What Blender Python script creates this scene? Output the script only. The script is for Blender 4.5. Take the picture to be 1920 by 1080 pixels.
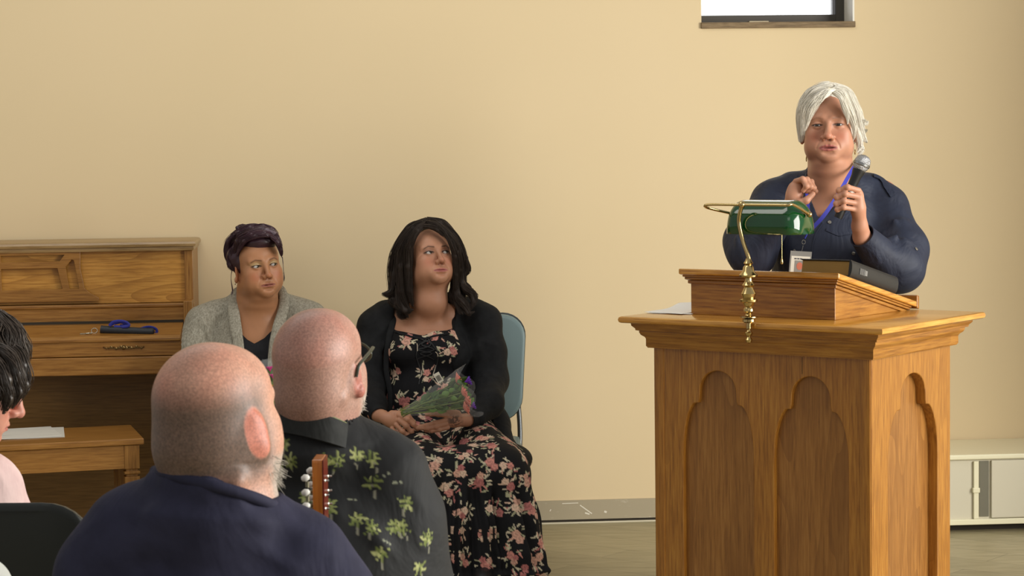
import bpy, math, random
import numpy as np
from mathutils import Matrix, Vector
PI = math.pi
R = math.radians
for _o in list(bpy.data.objects): bpy.data.objects.remove(_o)
SC = bpy.context.scene
COL = SC.collection
# ------------------------------------------------------------------ camera
FPX, CAMH, PITCH, ROLL = 4200.0, 1.55, math.atan(280/4200.0), 0.0129
_fw = np.array([0, math.cos(PITCH), -math.sin(PITCH)])
_up0 = np.array([0, math.sin(PITCH), math.cos(PITCH)])
_rt0 = np.array([1.0, 0, 0])
_rt = _rt0*math.cos(ROLL) - _up0*math.sin(ROLL)
_up = _up0*math.cos(ROLL) + _rt0*math.sin(ROLL)
CAMP = np.array([0, 0, CAMH])
cd = bpy.data.cameras.new('camera'); cam = bpy.data.objects.new('camera', cd); COL.objects.link(cam)
cd.sensor_width = 36; cd.lens = FPX*36/1920; cd.clip_end = 100
m = Matrix.Identity(4)
for i in range(3):
    m[i][0] = _rt[i]; m[i][1] = _up[i]; m[i][2] = -_fw[i]; m[i][3] = CAMP[i]
cam.matrix_world = m
cd.dof.use_dof = True; cd.dof.focus_distance = 7.6; cd.dof.aperture_fstop = 18
SC.camera = cam
# ------------------------------------------------------------------ world, lights, exposure
SC.view_settings.view_transform = 'Standard'; SC.view_settings.look = 'None'
SC.view_settings.gamma = 1; SC.view_settings.use_curve_mapping = False
SC.view_settings.exposure = 0.08
wd = bpy.data.worlds.new('world'); SC.world = wd; wd.use_nodes = True
wd.node_tree.nodes['Background'].inputs[0].default_value = (1.0, 0.985, 0.955, 1)
wd.node_tree.nodes['Background'].inputs[1].default_value = 0.36
def area(name, loc, target, sx, sy, power, color):
    l = bpy.data.lights.new(name, 'AREA'); l.shape = 'RECTANGLE'; l.size = sx; l.size_y = sy
    l.energy = power; l.color = color
    o = bpy.data.objects.new(name, l); COL.objects.link(o); o.location = loc
    o.rotation_euler = (Vector(target)-Vector(loc)).to_track_quat('-Z', 'Y').to_euler()
    return o
area('window_daylight', (4.8, 4.2, 1.9), (0.0, 4.5, 1.70), 4.0, 2.5, 400, (1.0, 0.97, 0.91))
area('fill_front_overhead', (-1.3, 6.3, 3.9), (-1.3, 6.9, 0), 2.6, 1.2, 34, (1.0, 0.96, 0.88))  # added overhead fill for the upper left wall, no fixture seen
area('fill_rear_overhead', (0.3, 1.2, 3.9), (0.2, 3.4, 0), 2.6, 1.4, 14, (1.0, 0.96, 0.88))  # added soft fill from above and behind, no fixture seen

def W(px, py, D):
    """point seen at photo pixel (px,py) standing at depth D in metres from the camera"""
    d = _fw*FPX + _rt*(px-960) + _up*(540-py)
    return CAMP + d*(D/d[1])
def proj(V):
    v = np.asarray(V) - CAMP
    z = v@_fw
    return 960 + FPX*(v@_rt)/z, 540 - FPX*(v@_up)/z

# ------------------------------------------------------------------ objects
def tag(o, label=None, cat=None, group=None, kind=None):
    if label: o['label'] = label
    if cat: o['category'] = cat
    if group: o['group'] = group
    if kind: o['kind'] = kind
    return o
def empty(name, loc, rz=0, label=None, cat=None, group=None):
    o = bpy.data.objects.new(name, None); COL.objects.link(o); o.location = loc; o.rotation_euler = (0, 0, rz)
    o.empty_display_size = 0.1
    return tag(o, label, cat, group)
class MB:
    def __init__(s): s.v = []; s.f = []; s.n = 0; s.m = []
    def add(s, v, f, mi=0):
        v = np.asarray(v, float).reshape(-1, 3)
        s.v.append(v); s.f += [tuple(int(i)+s.n for i in q) for q in f]; s.m += [mi]*len(f); s.n += len(v); return s
    def box(s, x0, x1, y0, y1, z0, z1, mi=0, M=None):
        v = np.array([(x, y, z) for x in (x0, x1) for y in (y0, y1) for z in (z0, z1)], float)
        if M is not None: v = xf(M, v)
        return s.add(v, [(0,1,3,2),(4,6,7,5),(0,4,5,1),(2,3,7,6),(0,2,6,4),(1,5,7,3)], mi)
    def rings(s, rings, cap=True, closed=True, mi=0):
        n = len(rings[0]); v = np.concatenate([np.asarray(r, float) for r in rings]); f = []
        for i in range(len(rings)-1):
            for j in range(n if closed else n-1):
                k = (j+1) % n; f.append((i*n+j, i*n+k, (i+1)*n+k, (i+1)*n+j))
        if cap: f += [tuple(range(n))[::-1], tuple((len(rings)-1)*n+j for j in range(n))]
        return s.add(v, f, mi)
    def tube(s, pts, r, n=12, mi=0, cap=True, flat=1.0, up=None):
        pts = np.asarray(pts, float); K = len(pts)
        r = np.full(K, r) if np.isscalar(r) else np.asarray(r, float)
        t = np.gradient(pts, axis=0); t /= np.linalg.norm(t, axis=1)[:, None]+1e-12
        a = np.array(up, float) if up is not None else (np.array([0, 0, 1.]) if abs(t[0][2]) < .8 else np.array([1., 0, 0]))
        out = []; th = np.linspace(0, 2*PI, n, endpoint=False)
        for i in range(K):
            a = a - t[i]*(a@t[i]); a /= np.linalg.norm(a)+1e-12; b = np.cross(t[i], a)
            out.append(pts[i] + r[i]*(np.cos(th)[:, None]*a*flat + np.sin(th)[:, None]*b))
        return s.rings(out, cap, True, mi)
    def lathe(s, prof, n=28, M=None, mi=0):
        th = np.linspace(0, 2*PI, n, endpoint=False); out = []
        for r, z in prof: out.append(np.stack([r*np.cos(th), r*np.sin(th), np.full(n, float(z))], 1))
        if M is not None: out = [xf(M, q) for q in out]
        return s.rings(out, True, True, mi)
    def build(s, name, mat, parent=None, smooth=None, bevel=0, col=None):
        me = bpy.data.meshes.new(name); V = np.concatenate(s.v)
        me.from_pydata(V.tolist(), [], s.f)
        mats = mat if isinstance(mat, (list, tuple)) else [mat]
        for q in mats: me.materials.append(q)
        if len(mats) > 1: me.polygons.foreach_set('material_index', s.m)
        if col is not None: setcol(me, col)
        me.update()
        o = bpy.data.objects.new(name, me); COL.objects.link(o)
        if parent: o.parent = parent
        fixn(me)
        if bevel:
            b = o.modifiers.new('bevel', 'BEVEL'); b.width = bevel; b.segments = 2; b.limit_method = 'ANGLE'; b.angle_limit = R(40)
        if smooth is not None:
            me.polygons.foreach_set('use_smooth', [True]*len(me.polygons))
            if smooth < 170:
                me.set_sharp_from_angle(angle=R(smooth))
        return o
def fixn(me):
    import bmesh
    bm = bmesh.new(); bm.from_mesh(me); bmesh.ops.recalc_face_normals(bm, faces=bm.faces); bm.to_mesh(me); bm.free()
def setcol(me, C):
    at = me.color_attributes.new('Col', 'FLOAT_COLOR', 'POINT')
    C = np.asarray(C, np.float32)
    if C.shape[1] == 3: C = np.concatenate([C, np.ones((len(C), 1), np.float32)], 1)
    at.data.foreach_set('color', C.ravel())
def xf(M, v):
    M = np.asarray(M, float); return np.asarray(v, float)@M[:3, :3].T + M[:3, 3]
def TM(loc=(0,0,0), rx=0, ry=0, rz=0, s=1):
    """local->world: rx (tilt) applied first, then ry (lean), then rz (turn); degrees"""
    m = Matrix.Translation(Vector(loc)) @ Matrix.Rotation(R(rz), 4, 'Z') @ Matrix.Rotation(R(ry), 4, 'Y') @ Matrix.Rotation(R(rx), 4, 'X')
    A = np.array(m); A[:3, :3] *= s
    return A
def spline(pts, n=8):
    P = np.asarray(pts, float); P = np.vstack([2*P[0]-P[1], P, 2*P[-1]-P[-2]]); out = []
    for i in range(1, len(P)-2):
        for t in np.linspace(0, 1, n, endpoint=False):
            a, b, c, d = P[i-1], P[i], P[i+1], P[i+2]
            out.append(.5*((2*b)+(-a+c)*t+(2*a-5*b+4*c-d)*t*t+(-a+3*b-3*c+d)*t**3))
    out.append(P[-2]); return np.array(out)
def plate(name, outline, holes, thick, mat, parent, bev=0.0, res=1):
    """flat board cut to an outline with holes, in its local XY plane, centred in thickness"""
    cu = bpy.data.curves.new(name, 'CURVE'); cu.dimensions = '2D'; cu.fill_mode = 'BOTH'
    cu.extrude = max(thick/2-bev, 0); cu.bevel_depth = bev; cu.bevel_resolution = 2
    for lp in [outline]+holes:
        sp = cu.splines.new('POLY'); sp.points.add(len(lp)-1)
        for i, p in enumerate(lp): sp.points[i].co = (p[0], p[1], 0, 1)
        sp.use_cyclic_u = True
    t = bpy.data.objects.new('tmp', cu); COL.objects.link(t)
    dg = bpy.context.evaluated_depsgraph_get(); me = bpy.data.meshes.new_from_object(t.evaluated_get(dg))
    bpy.data.objects.remove(t); me.name = name; me.materials.clear(); me.materials.append(mat)
    o = bpy.data.objects.new(name, me); COL.objects.link(o); o.parent = parent
    me.polygons.foreach_set('use_smooth', [True]*len(me.polygons)); me.set_sharp_from_angle(angle=R(30))
    return o
def rrect(x0, x1, y0, y1, r, n=6):
    out = []
    for cx, cy, a in ((x1-r, y1-r, 0), (x0+r, y1-r, 90), (x0+r, y0+r, 180), (x1-r, y0+r, 270)):
        for k in range(n+1):
            t = R(a+90*k/n); out.append((cx+r*math.cos(t), cy+r*math.sin(t)))
    return out
def copy_tree(o, parent=None):
    c = o.copy(); COL.objects.link(c)
    if parent is not None: c.parent = parent
    for ch in [q for q in bpy.data.objects if q.parent == o]: copy_tree(ch, c)
    return c
# ------------------------------------------------------------------ materials
def lin(r, g, b):
    f = lambda c: (c/255/12.92) if c/255 <= .04045 else ((c/255+.055)/1.055)**2.4
    return (f(r), f(g), f(b))
def newmat(name, col=(0.5,0.5,0.5), rough=.5, metal=0, spec=.5, **kw):
    mt = bpy.data.materials.new(name); mt.use_nodes = True; b = mt.node_tree.nodes['Principled BSDF']
    b.inputs['Base Color'].default_value = (*col[:3], 1); b.inputs['Roughness'].default_value = rough
    b.inputs['Metallic'].default_value = metal; b.inputs['Specular IOR Level'].default_value = spec
    for k, v in kw.items(): b.inputs[k.replace('_', ' ')].default_value = v
    return mt
class N:
    def __init__(s, mt): s.t = mt.node_tree; s.b = s.t.nodes['Principled BSDF']
    def n(s, typ, **kw):
        q = s.t.nodes.new(typ)
        for k, v in kw.items():
            if isinstance(k, str) and hasattr(q, k): setattr(q, k, v)
        return q
    def l(s, a, b): s.t.links.new(a, b)
    def coord(s, scale=(1,1,1), rot=(0,0,0), loc=(0,0,0), kind='Object'):
        c = s.n('ShaderNodeTexCoord'); mp = s.n('ShaderNodeMapping'); s.l(c.outputs[kind], mp.inputs[0])
        mp.inputs['Scale'].default_value = scale; mp.inputs['Rotation'].default_value = rot; mp.inputs['Location'].default_value = loc
        return mp.outputs[0]
    def noise(s, vec, scale=5, detail=4, rough=.5, dist=0):
        q = s.n('ShaderNodeTexNoise'); s.l(vec, q.inputs['Vector']); q.inputs['Scale'].default_value = scale
        q.inputs['Detail'].default_value = detail; q.inputs['Roughness'].default_value = rough; q.inputs['Distortion'].default_value = dist
        return q.outputs['Fac']
    def ramp(s, fac, stops):
        q = s.n('ShaderNodeValToRGB'); s.l(fac, q.inputs[0]); e = q.color_ramp.elements
        while len(e) < len(stops): e.new(.5)
        for i, (p, c) in enumerate(stops): e[i].position = p; e[i].color = (*c[:3], 1)
        return q.outputs[0]
    def mix(s, fac, a, b, mode='MIX'):
        q = s.n('ShaderNodeMixRGB'); q.blend_type = mode
        for i, v in ((0, fac), (1, a), (2, b)):
            if isinstance(v, (int, float)): q.inputs[i].default_value = v if i == 0 else (v, v, v, 1)
            elif isinstance(v, tuple): q.inputs[i].default_value = (*v[:3], 1)
            else: s.l(v, q.inputs[i])
        return q.outputs[0]
    def math(s, op, a, b=0):
        q = s.n('ShaderNodeMath'); q.operation = op
        for i, v in ((0, a), (1, b)):
            if isinstance(v, (int, float)): q.inputs[i].default_value = v
            else: s.l(v, q.inputs[i])
        return q.outputs[0]
    def bump(s, h, strength=.3, dist=.002):
        q = s.n('ShaderNodeBump'); s.l(h, q.inputs['Height']); q.inputs['Strength'].default_value = strength
        q.inputs['Distance'].default_value = dist; s.l(q.outputs[0], s.b.inputs['Normal'])
    def base(s, c): s.l(c, s.b.inputs['Base Color'])
def wood(name, c_dark, c_mid, c_light, axis='Z', rough=.35, cath=0.5, freq=9.0, coat=.0, seed=0.0):
    """oak: long pores along axis plus cathedral bands"""
    mt = newmat(name, rough=rough, spec=.45); k = N(mt)
    st = {'X': (1.2, 22, 22), 'Y': (22, 1.2, 22), 'Z': (22, 22, 1.2)}[axis]
    st2 = {'X': (.75, 4.5, 4.5), 'Y': (4.5, .75, 4.5), 'Z': (4.5, 4.5, .75)}[axis]
    v = k.coord(st, loc=(seed, seed*.7, seed*1.3)); v2 = k.coord(st2, loc=(seed*1.1, seed, seed*.4))
    pores = k.noise(v, 7, 6, .62)
    broad = k.noise(v2, .9, 2, .5, .25)
    w = k.math('FRACT', k.math('MULTIPLY', broad, freq))
    w = k.math('POWER', w, 2.2)
    base = k.ramp(pores, [(.33, c_dark), (.5, c_mid), (.68, c_light)])
    base = k.mix(k.math('MULTIPLY', w, cath), base, c_dark)
    big = k.noise(v2, .35, 1, .5)
    base = k.mix(k.math('MULTIPLY', big, .5), base, c_mid)
    k.base(base); k.bump(pores, .10, .0008)
    if coat: k.b.inputs['Coat Weight'].default_value = coat; k.b.inputs['Coat Roughness'].default_value = .15
    return mt
def cloth(name, c1, c2, scale=60, rough=.85, stretch=(1,1,1), bump=.25, fine=900, sheen=.0, lo=.35, hi=.65, wr=.6):
    mt = newmat(name, rough=rough, spec=.2); k = N(mt)
    n = k.noise(k.coord(stretch), scale, 4, .6)
    k.base(k.ramp(n, [(lo, c1), (hi, c2)]))
    k.bump(k.noise(k.coord(), fine, 1, .5), bump, .0006)
    if wr: wrinkle(k, wr)
    if sheen: k.b.inputs['Sheen Weight'].default_value = sheen
    return mt
def wrinkle(k, wr):
    """soft creases in the cloth, laid under the weave bump"""
    q = k.n('ShaderNodeBump'); q.inputs['Strength'].default_value = wr; q.inputs['Distance'].default_value = .010
    k.l(k.noise(k.coord((1.3, 1.3, .8), (0, R(28), 0)), 6, 3, .5, 1.8), q.inputs['Height'])
    ns = k.b.inputs['Normal']
    if ns.is_linked: k.l(q.outputs[0], ns.links[0].from_node.inputs['Normal'])
    else: k.l(q.outputs[0], ns)
def vcol(name, rough=.5, spec=.35, fine=0, fstr=.1, sss=0, speck=0, wr=0):
    mt = newmat(name, rough=rough, spec=spec); k = N(mt)
    a = k.n('ShaderNodeAttribute'); a.attribute_name = 'Col'; c = a.outputs['Color']
    if speck:
        c = k.mix(speck, c, k.ramp(k.noise(k.coord(), 260, 3, .7), [(.35, (.35,.35,.35)), (.65, (1.6,1.6,1.6))]), 'MULTIPLY')
    k.base(c)
    if fine: k.bump(k.noise(k.coord(), fine, 2, .6), fstr, .001)
    if wr: wrinkle(k, wr)
    if sss:
        k.b.inputs['Subsurface Weight'].default_value = sss; k.b.inputs['Subsurface Radius'].default_value = (.012, .005, .003)
        k.b.inputs['Subsurface Scale'].default_value = 1.0
    return mt
# ------------------------------------------------------------------ smooth solids (signed distance grid, surfaced to quads)
def smin(a, b, k):
    if k <= 0: return np.minimum(a, b)
    h = np.maximum(k-np.abs(a-b), 0)/k
    return np.minimum(a, b)-h*h*k*.25
class Field:
    def __init__(s, lo, hi, h):
        s.lo = np.array(lo, float); s.h = h; s.n = (np.ceil((np.array(hi)-s.lo)/h)).astype(int)+1
        s.ax = [(s.lo[i]+np.arange(s.n[i])*h).astype(np.float32) for i in range(3)]
        s.f = np.full(tuple(s.n), .3, np.float32)
    def _op(s, bb0, bb1, fn, k, mode, T):
        mg = k + .004 + (s.h*2)
        i0 = np.clip(np.floor((bb0-mg-s.lo)/s.h).astype(int), 0, s.n-1); i1 = np.clip(np.ceil((bb1+mg-s.lo)/s.h).astype(int)+1, 1, s.n)
        if np.any(i1 <= i0): return s
        sl = tuple(slice(a, b) for a, b in zip(i0, i1))
        X = s.ax[0][sl[0]][:, None, None]; Y = s.ax[1][sl[1]][None, :, None]; Z = s.ax[2][sl[2]][None, None, :]
        sc = 1.0
        if T is not None:
            A = np.linalg.inv(T); sc = np.linalg.norm(T[:3, 0]); A = A.astype(np.float32)
            X, Y, Z = [A[i, 0]*X+A[i, 1]*Y+A[i, 2]*Z+A[i, 3] for i in range(3)]
        d = fn(X, Y, Z)*np.float32(sc); f = s.f[sl]
        if mode == 'u': s.f[sl] = smin(f, d, k)
        elif mode == 's': s.f[sl] = -smin(-f, d, k)      # carve d out
        elif mode == 'i': s.f[sl] = -smin(-f, -d, k)
        return s
    def _bb(s, pts, r, T):
        P = np.array(pts, float)
        if T is not None: r = r*np.linalg.norm(T[:3, 0]); P = xf(T, P)
        return P.min(0)-r, P.max(0)+r
    def ell(s, c, r, k=.02, mode='u', T=None, rot=None):
        c = np.array(c, float); r = np.broadcast_to(np.array(r, float), 3)
        if rot is not None:
            L = TM(c, *rot); T2 = L if T is None else T@L; c0 = np.zeros(3)
        else: T2 = T; c0 = c
        b0, b1 = s._bb([c0], r.max(), T2); rr = r.astype(np.float32)
        def fn(X, Y, Z):
            x, y, z = (X-c0[0])/rr[0], (Y-c0[1])/rr[1], (Z-c0[2])/rr[2]
            k0 = np.sqrt(x*x+y*y+z*z); k1 = np.sqrt((x/rr[0])**2+(y/rr[1])**2+(z/rr[2])**2)+1e-6
            return k0*(k0-1)/k1
        return s._op(b0, b1, fn, k, mode, T2)
    def cone(s, a, b, ra, rb=None, k=.02, mode='u', T=None):
        rb = ra if rb is None else rb; a = np.array(a, float); b = np.array(b, float); ba = b-a; L2 = ba@ba+1e-12
        b0, b1 = s._bb([a, b], max(ra, rb), T)
        def fn(X, Y, Z):
            t = np.clip(((X-a[0])*ba[0]+(Y-a[1])*ba[1]+(Z-a[2])*ba[2])/L2, 0, 1)
            return np.sqrt((X-a[0]-ba[0]*t)**2+(Y-a[1]-ba[1]*t)**2+(Z-a[2]-ba[2]*t)**2)-(ra+(rb-ra)*t)
        return s._op(b0, b1, fn, k, mode, T)
    def chain(s, pts, rs, k=.02, mode='u', T=None):
        for i in range(len(pts)-1): s.cone(pts[i], pts[i+1], rs[i], rs[i+1], k, mode, T)
        return s
    def box(s, c, hs, rd=.01, k=.02, mode='u', T=None, rot=None):
        c = np.array(c, float); hs = np.array(hs, float)
        L = TM(c, *(rot or (0, 0, 0))); T2 = L if T is None else T@L
        b0, b1 = s._bb([(0, 0, 0)], np.linalg.norm(hs), T2)
        def fn(X, Y, Z):
            q = [np.abs(v)-(h-rd) for v, h in zip((X, Y, Z), hs)]
            o = np.sqrt(sum(np.maximum(v, 0)**2 for v in q))
            return o+np.minimum(np.maximum(np.maximum(q[0], q[1]), q[2]), 0)-rd
        return s._op(b0, b1, fn, k, mode, T2)
    def prism(s, poly, y0, y1, k=.004, mode='s', T=None):
        """polygon in the (x,z) plane swept from y0 to y1"""
        P = np.array(poly, float)
        pts = [(p[0], y, p[1]) for p in P for y in (y0, y1)]; b0, b1 = s._bb(pts, 0, T)
        def fn(X, Y, Z):
            X, Z = np.broadcast_arrays(X, Z) if T is not None else (X+0*Z, Z+0*X)
            d = np.full(X.shape, 1e9, np.float32); sg = np.ones(X.shape, np.float32)
            for i in range(len(P)):
                a, b = P[i], P[i-1]; e = b-a; wx, wz = X-a[0], Z-a[1]
                t = np.clip((wx*e[0]+wz*e[1])/(e@e+1e-12), 0, 1)
                d = np.minimum(d, (wx-e[0]*t)**2+(wz-e[1]*t)**2)
                c1 = Z >= a[1]; c2 = Z < b[1]; c3 = e[0]*wz > e[1]*wx
                fl = (c1 & c2 & c3) | (~c1 & ~c2 & ~c3); sg = np.where(fl, -sg, sg)
            q = sg*np.sqrt(d)
            return np.maximum(np.maximum(q, y0-Y), Y-y1)
        return s._op(b0, b1, fn, k, mode, T)
    def disp(s, fn, band=.03):
        I = np.nonzero(np.abs(s.f) < band)
        P = np.stack([s.ax[i][I[i]] for i in range(3)], 1)
        s.f[I] += fn(P).astype(np.float32); return s
    def mesh(s):
        f = s.f; ins = f < 0; nx, ny, nz = f.shape
        c = np.zeros((nx-1, ny-1, nz-1), np.uint8)
        for a in (0, 1):
            for b in (0, 1):
                for d in (0, 1): c += ins[a:nx-1+a, b:ny-1+b, d:nz-1+d]
        act = (c > 0) & (c < 8); I = np.nonzero(act); idx = np.full(act.shape, -1, np.int64); idx[I] = np.arange(len(I[0]))
        base = np.stack(I, 1); acc = np.zeros((len(base), 3)); cnt = np.zeros(len(base))
        cor = [(a, b, d) for a in (0, 1) for b in (0, 1) for d in (0, 1)]
        for i in range(8):
            for j in range(i+1, 8):
                A, B = np.array(cor[i]), np.array(cor[j])
                if abs(A-B).sum() != 1: continue
                fa = f[tuple((base+A).T)]; fb = f[tuple((base+B).T)]; mk = (fa < 0) != (fb < 0)
                t = np.where(mk, fa/(fa-fb+1e-20), 0)
                acc += np.where(mk[:, None], A+(B-A)*t[:, None], 0); cnt += mk
        V = s.lo + (base + acc/cnt[:, None])*s.h
        F = []
        for ax in range(3):
            o = [(1, 2), (2, 0), (0, 1)][ax]
            sh = [slice(None)]*3; sh2 = [slice(None)]*3; sh[ax] = slice(0, -1); sh2[ax] = slice(1, None)
            e = ins[tuple(sh)] != ins[tuple(sh2)]
            J = np.stack(np.nonzero(e), 1)
            ok = (J[:, o[0]] > 0) & (J[:, o[1]] > 0) & (J[:, o[0]] < f.shape[o[0]]-1) & (J[:, o[1]] < f.shape[o[1]]-1)
            J = J[ok]; d0 = np.zeros(3, int); d0[o[0]] = 1; d1 = np.zeros(3, int); d1[o[1]] = 1
            q = np.stack([idx[tuple((J-a).T)] for a in (0*d0, d0, d0+d1, d1)], 1)
            fl = ins[tuple(J.T)]; q[~fl] = q[~fl][:, ::-1]; F.append(q)
        F = np.concatenate(F); F = F[(F >= 0).all(1)]
        return V, F
def vnormals(V, F):
    n = np.cross(V[F[:, 2]]-V[F[:, 0]], V[F[:, 3]]-V[F[:, 1]]); out = np.zeros_like(V)
    for i in range(4):
        for a in range(3): out[:, a] += np.bincount(F[:, i], n[:, a], len(V))
    return out/(np.linalg.norm(out, axis=1)[:, None]+1e-12)
def smoothV(V, F, it=1, lam=.5):
    for _ in range(it):
        A = np.zeros_like(V); c = np.zeros(len(V))
        for i in range(4):
            for j in ((i+1) % 4, (i-1) % 4):
                for a in range(3): A[:, a] += np.bincount(F[:, i], V[F[:, j], a], len(V))
                c += np.bincount(F[:, i], minlength=len(V))
        V = V+(A/np.maximum(c, 1)[:, None]-V)*lam
    return V
def qmesh(name, V, F, mat, parent=None, col=None, fmat=None, smooth=True):
    me = bpy.data.meshes.new(name); me.vertices.add(len(V)); me.vertices.foreach_set('co', np.asarray(V, np.float32).ravel())
    F = np.asarray(F); me.loops.add(F.size); me.loops.foreach_set('vertex_index', F.ravel().astype(np.int32))
    me.polygons.add(len(F)); me.polygons.foreach_set('loop_start', np.arange(0, F.size, F.shape[1], dtype=np.int32))
    me.update(calc_edges=True); me.validate()
    for q in (mat if isinstance(mat, (list, tuple)) else [mat]): me.materials.append(q)
    if fmat is not None and len(fmat) == len(me.polygons): me.polygons.foreach_set('material_index', np.asarray(fmat, np.int32))
    me.polygons.foreach_set('use_smooth', [smooth]*len(me.polygons))
    if col is not None: setcol(me, col)
    me.update(); o = bpy.data.objects.new(name, me); COL.objects.link(o)
    if parent: o.parent = parent
    return o
def joinq(parts):
    """parts: (V,F,C,matindex) -> merged"""
    V = []; F = []; C = []; Mi = []; n = 0
    for v, f, c, mi in parts:
        V.append(v); F.append(np.asarray(f)+n); C.append(np.broadcast_to(np.asarray(c, float), (len(v), 3))); Mi.append(np.full(len(f), mi)); n += len(v)
    return np.concatenate(V), np.concatenate(F), np.concatenate(C), np.concatenate(Mi)
def wob(P, f, seed=0, oct=3, st=(1, 1, 1)):
    rg = np.random.RandomState(seed); P = P*np.array(st); out = np.zeros(len(P)); a = 1.0
    for o in range(oct):
        for _ in range(3):
            d = rg.randn(3); d /= np.linalg.norm(d); e = rg.randn(3)*.7
            out += a*np.sin(f*(P@d)*2*PI + rg.rand()*6.3 + 1.3*np.sin(f*(P@e)*3+rg.rand()*6))/3
        f *= 2.03; a *= .5
    return out
def sphq(c, r, nu=40, nv=24):
    u = np.linspace(0, 2*PI, nu, endpoint=False); v = np.linspace(.02, PI-.02, nv)
    V = np.array([[math.sin(b)*math.cos(a), math.sin(b)*math.sin(a), math.cos(b)] for b in v for a in u])
    F = [(i*nu+j, (i+1)*nu+j, (i+1)*nu+(j+1) % nu, i*nu+(j+1) % nu) for i in range(nv-1) for j in range(nu)]
    return V, V*np.asarray(r)+np.asarray(c), np.array(F)
def sstep(a, b, x):
    t = np.clip((x-a)/(b-a), 0, 1); return t*t*(3-2*t)
def lerpc(C, c, m): return C*(1-m[:, None])+np.asarray(c, float)[None]*m[:, None]
# ================================================================== THE ROOM
WA = R(4.5); WO = np.array([.34, 8.97])
wa = np.array([math.cos(WA), math.sin(WA)]); wn = np.array([math.sin(WA), -math.cos(WA)])
def WF(s, d, z):
    p = WO + wa*s + wn*d; return np.array([p[0], p[1], z])
def wall_box(mb, s0, s1, d0, d1, z0, z1):
    v = [WF(s, d, z) for s in (s0, s1) for d in (d0, d1) for z in (z0, z1)]
    mb.add(v, [(0,1,3,2),(4,6,7,5),(0,4,5,1),(2,3,7,6),(0,2,6,4),(1,5,7,3)])
M_wall = newmat('painted_plaster', rough=.8, spec=.25)
k = N(M_wall); n1 = k.noise(k.coord(), 1.1, 2, .5)
k.base(k.ramp(n1, [(.3, lin(224, 203, 163)), (.7, lin(227, 206, 167))])); k.bump(k.noise(k.coord(), 260, 3, .6), .06, .001)
WS0, WS1 = (WF(0,0,0)[0], 0), None
ws0, ws1, wz0, wz1 = .432, 1.052, 2.003, 3.0      # window opening along the wall
mb = MB(); H = 4.2
wall_box(mb, -5.5, ws0, -.32, 0, 0, H); wall_box(mb, ws0, ws1, -.32, 0, 0, wz0-.024); wall_box(mb, ws0, ws1, -.32, 0, wz1, H)
# right of the window the wall bends slightly, shaped to darken that stretch
prof = [(ws1, 0), (1.10, 0), (1.16, .002), (1.25, .008), (1.40, .021), (1.50, .028), (1.56, .030), (3.6, .030)]
v = []
for s_, d_ in prof:
    for z_ in (0, H): v.append(WF(s_, d_, z_))
for s_, d_ in prof:
    for z_ in (0, H): v.append(WF(s_, -.32, z_))
n_ = len(prof); f = []
for i in range(n_-1):
    a = 2*i; b = 2*n_+2*i
    f += [(a, a+2, a+3, a+1), (b, b+1, b+3, b+2), (a, b, b+2, a+2), (a+1, a+3, b+3, b+1)]
f += [(0, 1, 2*n_+1, 2*n_), (2*n_-2, 4*n_-2, 4*n_-1, 2*n_-1)]
mb.add(v, f)
o = mb.build('wall_back', M_wall, smooth=25); tag(o, kind='structure')
# unseen partition added at right to shade the far end of the back wall
mb = MB(); mb.box(2.78, 5.0, 7.75, 7.9, 0, H); o = mb.build('shade_partition', M_wall); tag(o, kind='structure')
# floor: grey-brown vinyl in faint planks
M_floor = newmat('vinyl_floor', rough=.45, spec=.4)
k = N(M_floor)
vv = k.coord((1, 1, 1), (0, 0, R(38)))
a = k.noise(k.coord((1.2, 9, 1), (0, 0, R(38))), 3.2, 5, .62, .4); b = k.noise(k.coord((2, 30, 1), (0, 0, R(38))), 5, 4, .6)
c = k.ramp(a, [(.3, lin(150, 139, 106)), (.5, lin(170, 159, 124)), (.72, lin(188, 177, 142))])
c = k.mix(.35, c, k.ramp(b, [(.4, lin(144, 133, 100)), (.6, lin(186, 175, 142))]))
br = k.n('ShaderNodeTexBrick'); k.l(vv, br.inputs['Vector']); br.inputs['Scale'].default_value = 1.0
br.inputs['Brick Width'].default_value = 1.2; br.inputs['Row Height'].default_value = .18; br.inputs['Mortar Size'].default_value = .002
br.inputs['Color1'].default_value = (1, 1, 1, 1); br.inputs['Color2'].default_value = (.86, .86, .86, 1); br.inputs['Mortar'].default_value = (.6, .6, .6, 1)
k.base(k.mix(1.0, c, br.outputs[0], 'MULTIPLY'))
mb = MB(); mb.box(-5, 5, -1.5, 9.6, -.1, 0); o = mb.build('floor', M_floor); tag(o, kind='structure')
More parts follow.
